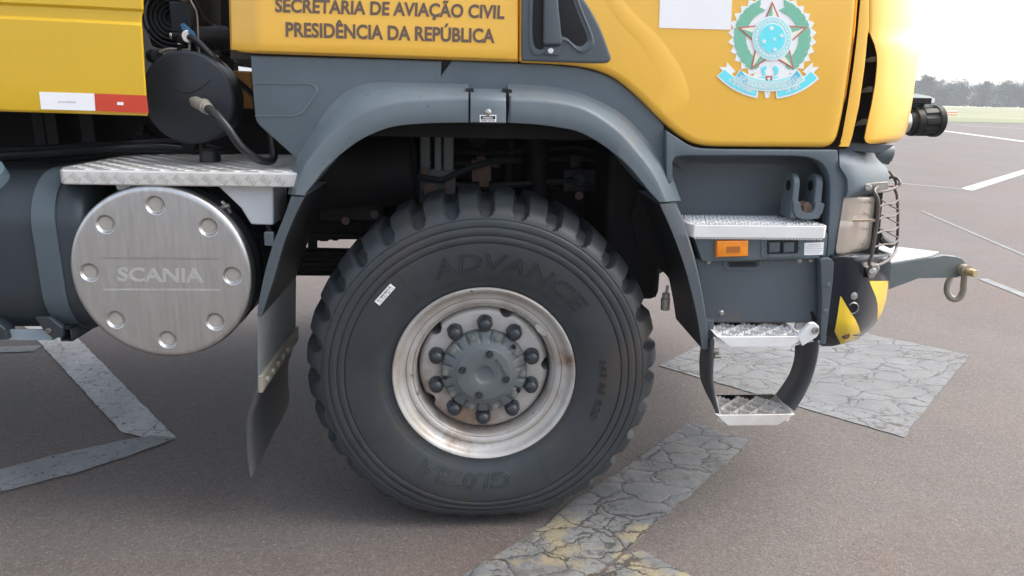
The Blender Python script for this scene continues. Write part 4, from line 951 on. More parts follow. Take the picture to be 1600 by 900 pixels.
# ------------------------------------------------------------------ equipment in the gap behind the cab
b = MB(); CY = W(293, 153, .14); rr = .139
b.lathe([(0, .0), (.128, .0), (.134, .003), (rr, .010), (rr, .10), (.12, .115), (0, .115)], CY, 64); can = b.build('air_canister', M['canister'], T, ang=35)
b = MB(); ps = [CY+Vector((-.075+.15*k/16, -.0006, .055-.040*sin(pi*k/16))) for k in range(17)]; b.tube(ps, .0012, 5); b.build('weld_seam', M['black'], can)
b = MB(); b.cyl(W(301, 157, .138), W(305, 159, .11), .012, seg=6); b.cyl(W(305, 159, .11), W(322, 168, .06), .017, .019, 16); b.cyl(W(318, 164, .08), W(326, 171, .055), .021, .017, 16); b.build('hose_fitting', M['shackle'], can, bev=.002)
hp_ = S([tuple(W(322, 168, .06)), tuple(W(338, 179, .03)), tuple(W(356, 200, .02)), tuple(W(374, 226, .03)), tuple(W(390, 241, .05)), tuple(W(408, 251, .08)), tuple(W(424, 251, .12)), tuple(W(428, 240, .16)), tuple(W(424, 212, .2)), tuple(W(420, 190, .25))], 6)
MB().tube([Vector(p) for p in hp_], .0125, 12).build('air_hose', M['hose'], T)
b = MB(); c = Vector((CY.x, .30, 0))
b.cyl((CY.x, .29, 1.194), (CY.x, .29, 1.235), .034, .033, 24); b.build('rubber_mount', M['hose'], T, bev=.003)
b = MB(); b.prism([W(275, 208, .2), W(316, 208, .2), W(300, 238, .24), W(288, 238, .24)], (0, .10, 0)); b.cyl((CY.x, .29, 1.232), (CY.x, .29, 1.242), .05, .05, 24); b.cyl((CY.x, .22, 1.242), (CY.x, .22, 1.265), .009, seg=6); b.build('mount_bracket', M['black'], T)
b = MB(); c = W(200, 205, .5); b.cyl((c.x, .62, 1.19), (c.x, .62, 1.255), .045, .04, 20); b.cyl((c.x, .62, 1.255), (c.x, .62, 1.27), .03, .03, 6); b.cyl((c.x, .62, 1.25), (c.x, .62, 1.30), .012, seg=8); b.build('rubber_mount', M['black'], T, bev=.003)
# compressor fan housing with concentric guard rings
b = MB(); fp = S([(229, -40), (228, 40), (232, 66), (240, 74), (258, 76), (285, 74), (302, 66), (306, 50), (306, -40)], 4)
fan = b.panel(fp, .34, .02, .25, rin=.03).build('fan_housing', M['black'], T)
b = MB(); c = W(268, 28, .325)
for r in (.02, .034, .048, .062, .076, .090): b.lathe([(r, .012), (r+.001, 0), (r+.0045, -.002), (r+.007, .012)], c, 40)
b.build('fan_guard', M['black'], fan)
b = MB(); b.box(W(268, 50, .26), W(309, 8, .34)); b.build('control_box', M['canister'], T, bev=.004)
b = MB(); b.cyl(W(300, 60, .30), W(356, 60, .36), .038, .038, 24); b.cyl(W(308, 60, .30), W(311, 60, .30), .041, .041, 24); b.cyl(W(345, 60, .35), W(350, 60, .35), .041, .041, 24); b.build('motor_cylinder', M['black'], T, bev=.003)
b = MB(); b.cyl(W(281, 96, .25), W(281, 58, .25), .009, seg=12); b.cyl(W(281, 71, .25), W(281, 66, .25), .014, seg=6); b.cyl(W(266, 56, .25), W(300, 55, .25), .011, seg=12); b.build('pipe_tee', M['black'], T)
b = MB(); b.cyl(W(292, 57, .235), W(294, 57, .22), .021, .019, 20); b.cyl(W(266, 56, .235), W(270, 56, .235), .010, .010, 10); b.cyl(W(281, 70, .236), W(281, 68, .236), .0105, .0105, 10); b.build('pipe_fitting', M['silver'], T, bev=.002)
b = MB().prism([W(281, 38, .22), W(286, 36, .22), (W(302, 50, .22)), W(306, 58, .22), W(296, 54, .22), W(284, 47, .22)], (0, .012, 0)); b.build('valve_handle', M['blue'], T, bev=.002)
b = MB(); b.tube([Vector(p) for p in S([tuple(W(250, 82, .25)), tuple(W(258, 78, .25)), tuple(W(268, 76.5, .25)), tuple(W(292, 78, .25)), tuple(W(296, 76, .25)), tuple(W(296, 62, .25))], 5)], .005, 8); b.build('air_pipe', M['bolt'], T)
b = MB().cyl(W(238, 88, .3), W(246, 88, .26), .022, .02, 16); b.build('pipe_end', M['black'], T, bev=.004)
b = MB(); b.tube([Vector(p) for p in S([tuple(W(297, 58, .22)), tuple(W(312, 68, .2)), tuple(W(336, 92, .2)), tuple(W(366, 122, .24)), tuple(W(400, 152, .3))], 6)], .010, 10)
b.tube([Vector(p) for p in S([tuple(W(308, 70, .26)), tuple(W(314, 88, .24)), tuple(W(330, 106, .22)), tuple(W(352, 120, .22)), tuple(W(380, 136, .26)), tuple(W(400, 150, .3))], 6)], .008, 10); b.build('air_hose', M['hose'], T)
b = MB(); b.tube([Vector(p) for p in S([tuple(W(292, -10, .25)), tuple(W(302, 8, .24)), tuple(W(308, 24, .24)), tuple(W(310, 60, .23)), tuple(W(312, 84, .22)), tuple(W(322, 101, .2))], 6)], .0025, 6); b.build('thin_wire', M['bolt'], T)
b = MB(); b.tube([Vector(p) for p in S([tuple(W(311, 20, .4)), tuple(W(318, 32, .4)), tuple(W(330, 42, .42)), tuple(W(345, 50, .42))], 6)], .014, 8); b.build('cable_loom', M['hose'], T)
b = MB(); b.box(W(308, 84, .75), W(346, -60, .82)); b.build('cab_rear_wall', M['greywall'], T)
b = MB(); b.slab([(345, -60), (362, -60), (362, 88), (345, 88)], .5, .05); b.build('cab_rear_post', M['chassis'], T)
b = MB().cyl(W(288, 2, .25), W(288, -20, .25), .012, .02, 10); b.build('pipe_cap', M['rust'], T)
b = MB(); b.box(W(357, 170, .46), W(412, 113, .62)); b.build('orange_block', M['orange'], T, bev=.008)
b = MB(); b.box(W(352, 112, .56), W(372, 96, .62)); b.cyl(W(352, 100, .55), W(352, 100, .5), .03, seg=20); b.box(W(372, 102, .62), W(380, 100, .625)); b.build('air_coupling', M['black'], T, bev=.004)
b = MB(); b.slab([(340, 84), (366, 86), (390, 92), (390, 106), (345, 100)], .75, .05); b.build('wall_panel', M['greywall'], T)
b = MB(); b.box((-1.02, .70, 1.0), (-.68, .78, 1.48)); b.box((-1.0, .6, 1.175), (-.66, .605, 1.30)); b.box((-1.0, .595, 1.296), (-.66, .61, 1.302)); b.build('gap_back_panel', M['chassis'], T)
b = MB(); b.tube([W(350, 118, .30), W(356, 124, .28), W(353, 131, .27)], .003); b.tube([W(228, 124, .2), W(234, 118, .2), W(238, 116, .2)], .004); b.build('pipe_clip', M['bolt'], T)
# posts, conduits under the cargo body
b = MB()
for x in (54, 70, 128): p = W(x, 240, .55); b.box((p.x, .56, 1.0), (p.x+.05, .64, 1.36))
b.box((-6, .52, 1.0), (-1.27, .66, 1.05)); b.box((-6, .545, 1.155), (-1.35, .555, 1.17)); b.build('subframe_post', M['black'], T, bev=.004)
MB().box((-6, .64, 1.0), (-1.0, .70, 1.36)).build('underbody_panel', M['chassis'], T)
b = MB()
for dz, dy in ((0, 0), (.03, .05), (.02, -.07)):
    b.tube([Vector(p) for p in S([(-1.75, .40+dy, 1.17+dz), (-1.5, .42+dy, 1.185+dz), (-1.32, .46+dy, 1.20+dz), (-1.2, .52+dy, 1.205+dz), (-1.05, .60+dy, 1.19+dz), (-.9, .62, 1.19)], 6)], .014, 8)
b.build('cable_loom', M['hose'], T)

# ------------------------------------------------------------------ front side panel with steps
top_e = S([(1041, 204), (1060, 216.5), (1078, 227.5), (1096, 232), (1130, 233.5)], 4)+[(1309, 234.5)]
fo_ = top_e+[(1311, 262), (1319, 270), (1323.5, 280), (1324, 300), (1318, 309), (1309, 360), (1303.5, 399), (1292, 404)]
rec = S([(1291, 404), (1294, 380), (1296, 345), (1297, 300), (1296, 278), (1290, 262), (1276, 250), (1256, 245), (1225, 243.5), (1150, 243)], 4)+[(1066, 243), (1056, 245), (1051, 252), (1051, 285), (1041, 285)]
b = MB(); b.panel(fo_+rec, .016, .004, .05, rin=.003, seg=4); sp = b.build('step_panel', M['grey'], T, ang=45)
b = MB(); rp = rec[:-2]
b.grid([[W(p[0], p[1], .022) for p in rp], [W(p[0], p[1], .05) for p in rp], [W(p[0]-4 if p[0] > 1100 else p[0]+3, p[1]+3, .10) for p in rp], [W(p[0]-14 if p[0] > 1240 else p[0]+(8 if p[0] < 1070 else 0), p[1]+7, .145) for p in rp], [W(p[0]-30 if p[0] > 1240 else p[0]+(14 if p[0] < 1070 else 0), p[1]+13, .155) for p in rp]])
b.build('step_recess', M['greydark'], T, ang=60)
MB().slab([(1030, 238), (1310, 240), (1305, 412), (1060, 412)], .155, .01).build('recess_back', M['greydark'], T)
# towing lugs
ro = [(1236, 345)]
U = S([(1229, 338), (1228, 300), (1229, 282), (1233, 274.5), (1240, 272.5), (1246, 276), (1249, 284), (1250, 305), (1251, 322), (1254, 330), (1261, 332.5), (1268, 330), (1271.5, 322), (1272, 300), (1272, 284), (1275, 276), (1280, 273), (1285, 276), (1287.5, 284), (1287, 305), (1286, 325), (1281, 336), (1272, 342), (1258, 343), (1244, 341)], 3, True)
def ear(xa, xb, name):
    b = MB(); zb = W(1250, 342, .02).z; zt_ = W(1250, 273, .02).z; r = .035; cy_ = .062
    pts = [(.02, zb), (.105, zb)]+[(cy_+r*cos(radians(a)), zt_-r+r*sin(radians(a))) for a in range(0, 181, 15)]
    b.prism([Vector((xa, y, z)) for y, z in pts], (xb-xa, 0, 0)); o = b.build(name, M['grey'], T, bev=.005, seg=3)
    MB().cyl((xa-.001, cy_, zt_-r*1.1), (xb+.001, cy_, zt_-r*1.1), .017, seg=20).build('lug_hole', M['chassis'], o)
x1 = W(1240, 300, .02).x; x2 = W(1250.5, 300, .02).x; ear(x1, x2, 'tow_lug'); x3 = W(1275, 300, .02).x; x4 = W(1287, 300, .02).x; ear(x3, x4, 'tow_lug')
b = MB(); bp = S([(1240, 322), (1241, 332), (1247, 340), (1258, 343), (1272, 342), (1282, 337), (1287, 326), (1287.5, 318), (1275, 318), (1273, 326), (1268, 332), (1260, 333), (1254, 330), (1251, 322), (1250.5, 316), (1240.5, 316)], 3, True); b.slab(bp, .012, .10); b.build('lug_base', M['grey'], T, bev=.004, seg=3)
b = MB(); b.cyl(W(1247, 322, .06), W(1262, 325, .03), .02, seg=6); b.cyl(W(1262, 325, .05), W(1262, 325, .028), .017, .015, 12); b.box(W(1250, 333, .08), W(1272, 320, .10)); b.build('lug_bolt', M['rust'], T, bev=.003)

def serr(b, p0, p1, n, dz, w, dy):       # row of small teeth along a rail
    for k in range(n):
        a = p0.lerp(p1, (k+.1)/n); c = p0.lerp(p1, (k+.9)/n); m_ = (a+c)/2+Vector((0, 0, dz)); v = Vector((0, w, 0)) if abs(dy) < 1 else Vector((w, 0, 0))
        b.add([a, c, c+v, a+v, m_, m_+v], [(0, 1, 4), (3, 5, 2), (0, 4, 5, 3), (1, 2, 5, 4)])
# upper step
b = MB(); zt2 = 1.056; zb2 = 1.010
fl_, frr = W(1077, 347, -.012), W(1297, 345, -.012)
outl = [Vector((fl_.x+.006, .15, zt2)), Vector((fl_.x, .05, zt2)), Vector((fl_.x+.004, .012, zt2)), Vector((fl_.x+.018, -.010, zt2)), Vector((frr.x-.012, -.010, zt2)), Vector((frr.x, .004, zt2)), Vector((frr.x, .10, zt2)), Vector((frr.x-.10, .15, zt2))]
b.prism([p+Vector((0, 0, -.004)) for p in outl], (0, 0, -.042)); us = b.build('upper_step', M['white'], T, bev=.004, seg=3)
b = MB(); a0 = Vector((fl_.x+.02, -.0085, zt2-.004)); a1 = Vector((frr.x-.014, -.0085, zt2-.004)); serr(b, a0, a1, 40, .007, .005, 0)
serr(b, Vector((fl_.x+.01, .145, zt2-.004)), Vector((frr.x-.10, .145, zt2-.004)), 34, .007, .005, 0)
random.seed(5)
nd = Vector((1, .85, 0)).normalized(); 
for s_ in (1, -1):
    for k in range(-8, 22):
        for q in range(26):
            p = Vector((fl_.x+.02+k*.042+q*.011*1, .0+ (q*.011*.9 if s_ > 0 else .14-q*.011*.9), zt2-.005))
            if fl_.x+.02 < p.x < frr.x-.02-(max(0, p.y-.09)*1.5) and .0 < p.y < .142:
                b.cyl(p, p+Vector((0, 0, .0055)), .0048, .0030, 6)
b.build('step_grip', M['white'], us, ang=20); b = MB(); serr(b, Vector((fl_.x+.02, -.0095, zb2)), Vector((frr.x-.014, -.0095, zb2)), 44, -.005, .004, 0)
b.build('step_grip', M['white'], us, ang=20)
# lamp strip under it
lp = [(1083, 368), (1293, 364.5), (1294, 370), (1291, 398), (1286, 404), (1185, 407), (1100, 409), (1096, 406)]
b = MB(); b.panel(lp, .012, .004, .04); ls = b.build('lamp_strip', M['grey'], T)
b = MB(); b.panel([(1120, 376.5), (1170, 375.5), (1169.5, 401), (1119.5, 402.5)], -.006, .006, .018, rin=.005); ml = b.build('marker_lamp', M['amber'], T)
b = MB(); b.slab([(1136, 385.5), (1156.5, 385), (1156.5, 394.5), (1135.5, 395)], -.0075, .001); b.build('marker_reflector', M['amberdark'], ml)
b = MB(); b.panel([(1189, 372), (1255, 371), (1255, 402), (1192, 404), (1188, 398)], .009, .003, .006); sw = b.build('switch_plate', M['grey'], T)
b = MB(); b.panel([(1199, 376), (1248, 374.5), (1247, 395.5), (1199, 397)], .0075, .001, .003); b.build('switch_recess', M['black'], T)
for x in (1202, 1224.5): MB().panel([(x, 379), (x+17, 378.5), (x+16.5, 394), (x, 395)], .000, .003, .01, rin=.003).build('switch_button', M['greydark'], T)
for x, y in ((1193, 388), (1251.5, 386.5)): c = W(x, y, .009); MB().lathe([(0, -.003), (.005, -.003), (.0075, 0)], c, 14).build('screw', M['grey'], T)
b = MB(); b.panel([(1201, 399), (1236, 398.3), (1236, 401), (1201, 402)], .0075, .001, .003); b.build('switch_lip', M['flare'], T)
b = MB(); b.slab([(1257, 379.5), (1287.5, 378.5), (1286, 398), (1256.5, 398.7)], .0105, .001); stk = b.build('instruction_sticker', M['stickw'], T)
b = MB()
for k, (u0, u1) in enumerate(((.1, .8), (.05, .92), (.05, .95), (.05, .88), (.2, .85))):
    f = q4([(1256.5, 398.7), (1286, 398), (1287.5, 378.5), (1257, 379.5)], .0095); v = .14+.165*k; b.add([f(u0, v), f(u1, v), f(u1, v+.05), f(u0, v+.05)], [(0, 1, 2, 3)])
b.build('sticker_print', M['galv'], T)
for x, y in ((1286.5, 369.5), (1283.5, 401)): c = W(x, y, .012); MB().lathe([(0, -.001), (.006, -.001), (.0065, .001)], c, 12).build('screw_hole', M['black'], T)
# lower panel
b = MB(); b.panel([(1086, 404), (1291, 401), (1287, 440), (1282, 505), (1100, 505), (1094, 450)], .035, .008, .05); b.build('lower_side_panel', M['greydark'], T)
b = MB(); lipo = S([(1131, 408), (1131, 414), (1136, 419.5), (1145, 420.5), (1178, 420), (1185, 417), (1187, 411), (1186, 407)], 3); b.tube([W(p[0], p[1], .033) for p in lipo], .0035, 6); b.build('panel_pull', M['grey'], T)
b = MB(); b.slab([(1138, 410), (1182, 409), (1181, 416.5), (1140, 417)], .033, .003); b.build('pull_slot', M['black'], T)
for x, y in ((1107, 409), (1249, 407), (1268, 406.5), (1127, 489.5)): c = W(x, y, .034); MB().lathe([(.0, -.005), (.006, -.005), (.008, -.002), (.010, 0)], c, 12).build('panel_bolt', M['bolt'], T)
b = MB(); b.slab([(1266, 487), (1271, 487), (1276, 500), (1270, 503)], .033, .002); b.build('panel_slot', M['black'], T)

# folding step and hanging step
def grid_step(name, z, xl, xr, xlb, xrb, y0, y1, wall, teeth, mt, nb):
    b = MB(); t = .007
    fpts = [Vector((xl, y0, z)), Vector((xr, y0, z))]
    cut = .028
    # front wall with slanted ends
    b.prism([Vector((xl, y0, z)), Vector((xr, y0, z+.002)), Vector((xr-.055, y0, z-wall)), Vector((xl+.045, y0, z-wall))], (0, t, 0))
    b.prism([Vector((xlb, y1, z)), Vector((xrb, y1, z)), Vector((xrb, y1, z-wall*.6)), Vector((xlb, y1, z-wall*.6))], (0, t, 0))
    b.prism([Vector((xl, y0+t, z)), Vector((xlb, y1, z)), Vector((xlb, y1, z-wall*.6)), Vector((xl+.02, y0+t, z-wall*.6))], (t, 0, 0))
    b.prism([Vector((xr-t, y0+t, z)), Vector((xrb-t, y1, z)), Vector((xrb-t, y1, z-wall*.6)), Vector((xr-t-.02, y0+t, z-wall*.6))], (t, 0, 0))
    o = b.build(name, mt, T, bev=.002, seg=2)
    # crossing ribs
    b = MB(); g = MB()
    def lim(y, left): t_ = (y-y0)/(y1-y0); return (xl+(xlb-xl)*t_) if left else (xr+(xrb-xr)*t_)
    for s_ in (1, -1):
        for k in range(-5, nb+6):
            xA = xl+(xr-xl)*(k+.5)/nb; sl = (xr-xl)/nb*s_*2.6/(y1-y0)
            pts = []
            for q in range(41):
                y = y0+t+(y1-y0-t)*q/40; x = xA+sl*(y-y0)
                if lim(y, True)+t < x < lim(y, False)-t: pts.append(Vector((x, y, z-.006)))
            if len(pts) < 3: continue
            p, q = pts[0], pts[-1]; n = (q-p).normalized(); w_ = Vector((-n.y, n.x, 0))*.0022
            b.add([p-w_, q-w_, q+w_, p+w_]+[r+Vector((0, 0, -.022)) for r in (p-w_, q-w_, q+w_, p+w_)], [(0, 1, 2, 3), (0, 4, 5, 1), (2, 6, 7, 3), (0, 3, 7, 4), (1, 5, 6, 2)])
            L = (q-p).length; m_ = max(2, int(L/.016))
            for e in range(m_):
                c = p.lerp(q, (e+.5)/m_); g.cyl(c+Vector((0, 0, -.001)), c+Vector((0, 0, .0045)), .0034, .0020, 6)
    for (pa, pb_) in ((Vector((xl+.03, y0+.002, z-.001)), Vector((xr-.02, y0+.002, z-.001))), (Vector((xlb+.01, y1+.001, z-.001)), Vector((xrb-.01, y1+.001, z-.001)))): serr(g, pa, pb_, int((pb_-pa).length/.0105), .006, .004, 0)
    b.build('step_lattice', mt, o, ang=20); g.build('step_teeth', mt, o, ang=20); return o
a, c_ = W(1121, 526.5, -.075), W(1252, 526.5, -.075); zl = a.z
g1 = G(1112, 502, zl); g2 = G(1243, 504, zl)
st1 = grid_step('folding_step', zl, a.x, c_.x+.02, a.x+.008, c_.x+.015, -.075, min(.10, g1.y), .034, 1, M['white'], 4)
b = MB(); p0 = W(1246, 528, -.075)
b.prism([W(1246, 527, -.0765), W(1266, 505.5, -.0765), W(1274, 504.5, -.0765), W(1280, 510, -.0765), W(1280.5, 520, -.0765), W(1276, 527, -.0765), W(1254, 541, -.0765)], (0, .016, 0))
b.build('step_ear', M['white'], st1, bev=.003, seg=3); b = MB(); q = [W(1243, 507, .07), W(1252, 500, .07), W(1262, 497.5, .07), W(1268, 502, .07), W(1270, 512, .07), W(1243, 516, .07)]; b.prism(q, (0, .012, 0)); b.build('step_ear', M['white'], st1, bev=.003, seg=3)
c = W(1274, 516, -.0765); b = MB(); b.lathe([(0, -.001), (.003, -.001), (.004, -.006), (.011, -.006), (.0125, 0)], c, 20); b.cyl(W(1262, 508, .0665), W(1262, 508, .062), .016); b.build('pivot_bolt', M['bolt'], st1)
a, c_ = W(1119, 649, -.06), W(1243, 645.5, -.06); zl = a.z
g1 = G(1117, 617, zl); g2 = G(1213, 617, zl)
st2_ = grid_step('hanging_step', zl, a.x, c_.x, g1.x, g2.x, -.06, g1.y, .038, 1, M['dirtywhite'], 4)
y1b = g1.y
# rubber straps that carry it
fr_ = S([(1279, 532), (1275, 560), (1266, 592), (1254, 618), (1240, 641)], 6); w_ = .15
b = MB(); A_ = [W(p[0], p[1], -.045) for p in fr_]; Bk_ = [W(p[0], p[1], .115) for p in S([(1244, 540), (1243, 560), (1236, 583), (1224, 603), (1212, 619)], 6)]
b.grid([A_, [p.lerp(q, .5) for p, q in zip(A_, Bk_)], Bk_]); b.build('step_strap', M['flaprubber'], T, solid=.010, ang=60)
fr_ = S([(1114, 530), (1113, 560), (1112, 590), (1115, 615), (1122, 646)], 6); bk_ = S([(1098, 535), (1095, 560), (1096, 588), (1103, 608), (1112, 626)], 6)
b = MB(); A_ = [W(p[0], p[1], -.045) for p in fr_]; Bk_ = [W(p[0], p[1], .115) for p in bk_]; b.grid([A_, [p.lerp(q, .5) for p, q in zip(A_, Bk_)], Bk_]); b.build('step_strap', M['flaprubber'], T, solid=.010, ang=60)
b = MB(); b.prism([W(1098, 500, .0), W(1116, 500, .0), W(1114, 545, .0), W(1100, 548, .0)], (0, .12, 0)); b.build('strap_hanger', M['greydark'], T, bev=.003)
for x, y in ((1117, 548), (1119, 556)): c = W(x, y, .02); MB().cyl(c-Vector((.008, 0, 0)), c+Vector((.012, 0, 0)), .009, seg=8).build('strap_bolt', M['bolt'], T, bev=.001)

# ------------------------------------------------------------------ bumper corner
def bx(y):
    return ip([(396, 1297), (410, 1294), (470, 1288), (520, 1283), (541, 1281)], y), ip([(396, 1393), (410, 1392.5), (440, 1390.5), (470, 1385), (490, 1378), (505, 1369), (520, 1354), (530, 1338), (537, 1318), (541, 1300)], y)
def bY(x, y):
    l, r = bx(y); s_ = (x-1318)/max(3, (r+.3-1318)); s_ = max(0, min(1, s_)); drop = max(0, (y-500)/41)
    return .0+.40*(1-sqrt(max(0, 1-s_**2.2)))*(1-.7*drop)+.08*drop**2*(1 if drop > 0 else 0)
b = MB(); rows = []
for y in (396, 398, 402, 410, 425, 440, 455, 470, 480, 490, 500, 508, 515, 522, 528, 533, 537, 541):
    l, r = bx(y); l = ip([(396, 1300), (541, 1284)], y); xs_ = [l+(r-l)*(1-(1-k/22)**1.6) for k in range(23)]
    dY = .05 if y < 397 else (.012 if y < 399 else 0)
    rw = [W(x, y, bY(x, y)+dY) for x in xs_]; rows.append([rw[0]+Vector((0, .05, 0)), rw[0]+Vector((0, .004, 0))]+rw+[rw[-1]+Vector((.0, .2, 0)), rw[-1]+Vector((0, 1.9, 0))])
b.grid(rows); bumper = b.build('bumper', M['gloss'], T, ang=50)
b = MB(); b.slab([(1282, 405), (1296, 402), (1303, 405), (1302.5, 430), (1293, 520), (1291, 538), (1280, 540)], .03, .1); b.build('bumper_end', M['greydark'], T, bev=.004)
b = MB(); b.slab([(1281.5, 405), (1293, 403), (1300, 404.5), (1304, 411), (1302, 440), (1296, 490), (1290, 538), (1281, 540), (1284, 470)], -.003, .03); be = b.build('bumper_side_plate', M['greydark'], T, bev=.005)
for x, y in ((1294, 445), (1290, 486)): c = W(x, y, -.003); MB().lathe([(0, -.003), (.006, -.003), (.008, 0)], c, 12).build('plate_screw', M['grey'], T)
def film(rowsxy, m, name='warning_chevron'):
    b = MB(); rr2 = []
    for y, l, r in rowsxy:
        rr2.append([W(l+(r-l)*k/14, y, bY(l+(r-l)*k/14, y)-.0018) for k in range(15)])
    b.grid(rr2); return b.build(name, m, bumper, ang=80)
Lc = [(463, 1313), (480, 1310.5), (500, 1307.5), (518, 1304), (528, 1309), (537.5, 1314)]; Rc = [(463, 1314), (472, 1319.5), (480, 1324), (490, 1330.5), (500, 1337), (510, 1341.5), (520, 1344.5), (528, 1345), (533.5, 1330), (537.5, 1316)]
film([(y, ip(Lc, y), ip(Rc, y)) for y in (463, 466, 470, 475, 480, 485, 490, 495, 500, 505, 510, 514, 518, 522, 526, 529, 532, 535, 537.5)], M['chevy'])
Lc2 = [(436, 1357.5), (445, 1360.5), (455, 1365), (465, 1369), (475, 1371), (485, 1371.5), (500, 1370.5)]
film([(y, ip(Lc2, y), min(bx(y)[1]-.15, 1392)) for y in (439, 442, 446, 450, 455, 460, 465, 470, 475, 480, 485, 490, 495, 500)], M['chevy'])
b = MB(); c = W(1332.5, 481.5, bY(1332, 481)-.002); b.lathe([(.0165, .03), (.0165, -.001), (.018, -.003), (.0195, -.002), (.021, .004)], c, 24); b.build('bumper_tube', M['bolt'], bumper); MB().cyl(c+Vector((0, .0005, 0)), c+Vector((0, .004, 0)), .0168).build('tube_hole', M['black'], bumper)
b = MB(); c = W(1334, 462.5, bY(1334, 462)-.001); b.lathe([(0, -.008), (.005, -.008), (.006, -.004), (.012, -.003), (.013, .002)], c, 16); b.build('bumper_bolt', M['bolt'], bumper)
b = MB(); c = W(1322, 524.5, bY(1322, 524)-.002); b.lathe([(0, -.003), (.006, -.003), (.008, .001), (.012, -.001), (.014, .002)], c, 16); b.build('bumper_bolt', M['rust'], bumper)

# upper front corner above the headlamp
rows = []
def ux(y): return ip([(233, 1311), (262, 1312.5), (270, 1319), (280, 1324), (300, 1325), (309, 1321)], y), ip([(233, 1352), (239, 1366), (246, 1369), (252, 1374), (260, 1384), (270, 1389), (285, 1389), (296, 1387), (303, 1370), (309, 1340)], y)
for y in (233, 236, 240, 245, 250, 255, 260, 266, 272, 280, 288, 294, 298, 302, 306, 309):
    l, r = ux(y); pts = []
    for k in range(15):
        x = l+(r-l)*(1-(1-k/14)**1.5); s_ = (x-l)/(r-l+.2); inset = .05*max(0, (262-y)/30)**2
        pts.append(W(x, y, .004+inset+.30*(1-sqrt(max(0, 1-s_**2)))))
    rows.append([pts[0]+Vector((0, .03, 0)), pts[0]+Vector((0, .004, 0))]+pts+[pts[-1]+Vector((0, .2, 0)), pts[-1]+Vector((0, 1.8, 0))])
b = MB(); b.grid(rows); b.build('headlamp_cowl', M['grey'], T, ang=55)
b = MB(); b.cyl(W(1366, 237, .45), W(1390, 240, .45), .035, .035, 20); b.cyl(W(1388, 231, .45), W(1390, 252, .45), .012, .012, 10); b.cyl(W(1372, 250, .45), W(1389, 252, .45), .01, .014, 10); b.build('washer_nozzle', M['grey'], T, bev=.004)
# headlamp
def hx(y): return ip([(306, 1321), (312, 1318), (350, 1312), (390, 1306), (397, 1308)], y), ip([(306, 1371), (312, 1372), (350, 1369), (380, 1366), (390, 1363), (397, 1345)], y)
rows = []
for y in (307, 309, 313, 320, 335, 344, 346, 348, 360, 375, 388, 393, 396, 398):
    l, r = hx(y); pts = []
    for k in range(13):
        x = l+(r-l)*(1-(1-k/12)**1.5); s_ = (x-l)/(r-l+.2); pts.append(W(x, y, .012+(.012 if y < 308 or y > 397 else 0)+(.003 if y in (344, 346) else 0)+.28*(1-sqrt(max(0, 1-s_**2)))))
    rows.append([pts[0]+Vector((0, .03, 0))]+pts+[pts[-1]+Vector((0, .15, 0))])
b = MB(); b.grid(rows); hl = b.build('headlamp', M['lenscover'], T, ang=60)
b = MB(); rr2 = []
for y in (309, 320, 343, 346, 370, 394):
    l, r = hx(y); rr2.append([W(l+(r-l)*t+.8, y, .020+d_+.28*(1-sqrt(max(0, 1-t**2)))) for t, d_ in ((.0, .0), (.08, .035), (.3, .055), (.6, .06), (.85, .05), (.97, .01))])
b.grid(rr2); b.build('reflector', M['reflector'], hl, ang=30)
b = MB(); b.slab([(1314, 344.2), (1368, 343.2), (1368, 346.2), (1314, 347.2)], .03, .02); b.build('lamp_divider', M['reflector'], hl)
MB().slab([(1299, 398), (1308, 300), (1380, 296), (1372, 402)], .17, .1).build('lamp_housing', M['black'], T)
# wire guard
def tb(b, pts, r): b.tube([Vector(p) for p in S([tuple(W(*p)) for p in pts], 5)], r, 8)
b = MB(); tb(b, [(1372, 292, .03), (1366, 298, -.01), (1372, 312, -.02), (1372.5, 335, -.02), (1368, 365, -.02), (1363, 395, -.02), (1358, 410, -.01), (1363, 416, .02), (1380, 411, .15), (1394, 400, .3), (1401, 385, .38), (1403, 345, .38), (1402, 310, .38), (1399, 298, .38), (1392, 290, .34), (1372, 292, .1)], .0052)
tb(b, [(1384, 283, .45), (1392, 277, .42), (1402, 279, .40), (1406, 286, .38), (1399, 293, .36), (1385, 298, .2), (1366, 300, .02)], .0052); tb(b, [(1399, 298, .38), (1400, 285, .40), (1393, 272, .42), (1388, 268, .45)], .0050)
for y in (315, 335, 357, 378): tb(b, [(1373-(y-315)*.11, y+8, -.02), (1384-(y-315)*.05, y+4, .12), (1396, y+3, .28), (1403, y-3, .38), (1404, y-8, .5)], .0032)
for y in (318, 340, 362): tb(b, [(1377-(y-315)*.08, y-6, .1), (1386, y, .2), (1397, y+6, .3), (1403, y+9, .38)], .0029)
b.build('headlamp_guard', M['guard'], T)
b = MB(); b.slab([(1352, 288), (1362, 286), (1388, 284), (1388, 296), (1366, 300), (1352, 298)], .03, .01); b.cyl(W(1357, 293, .02), W(1357, 293, .008), .011, seg=6); b.build('guard_bracket', M['bolt'], T, bev=.002)
b = MB(); b.slab([(1353, 418), (1372, 412), (1376, 420), (1366, 434), (1358, 436)], .03, .03); b.cyl(W(1363, 424, .028), W(1363, 424, .012), .013, seg=6); b.build('guard_bracket', M['bolt'], T, bev=.003)
b = MB(); tb(b, [(1372, 368, .2), (1380, 376, .25), (1392, 382, .3)], .014); b.build('lamp_cable', M['hose'], T)

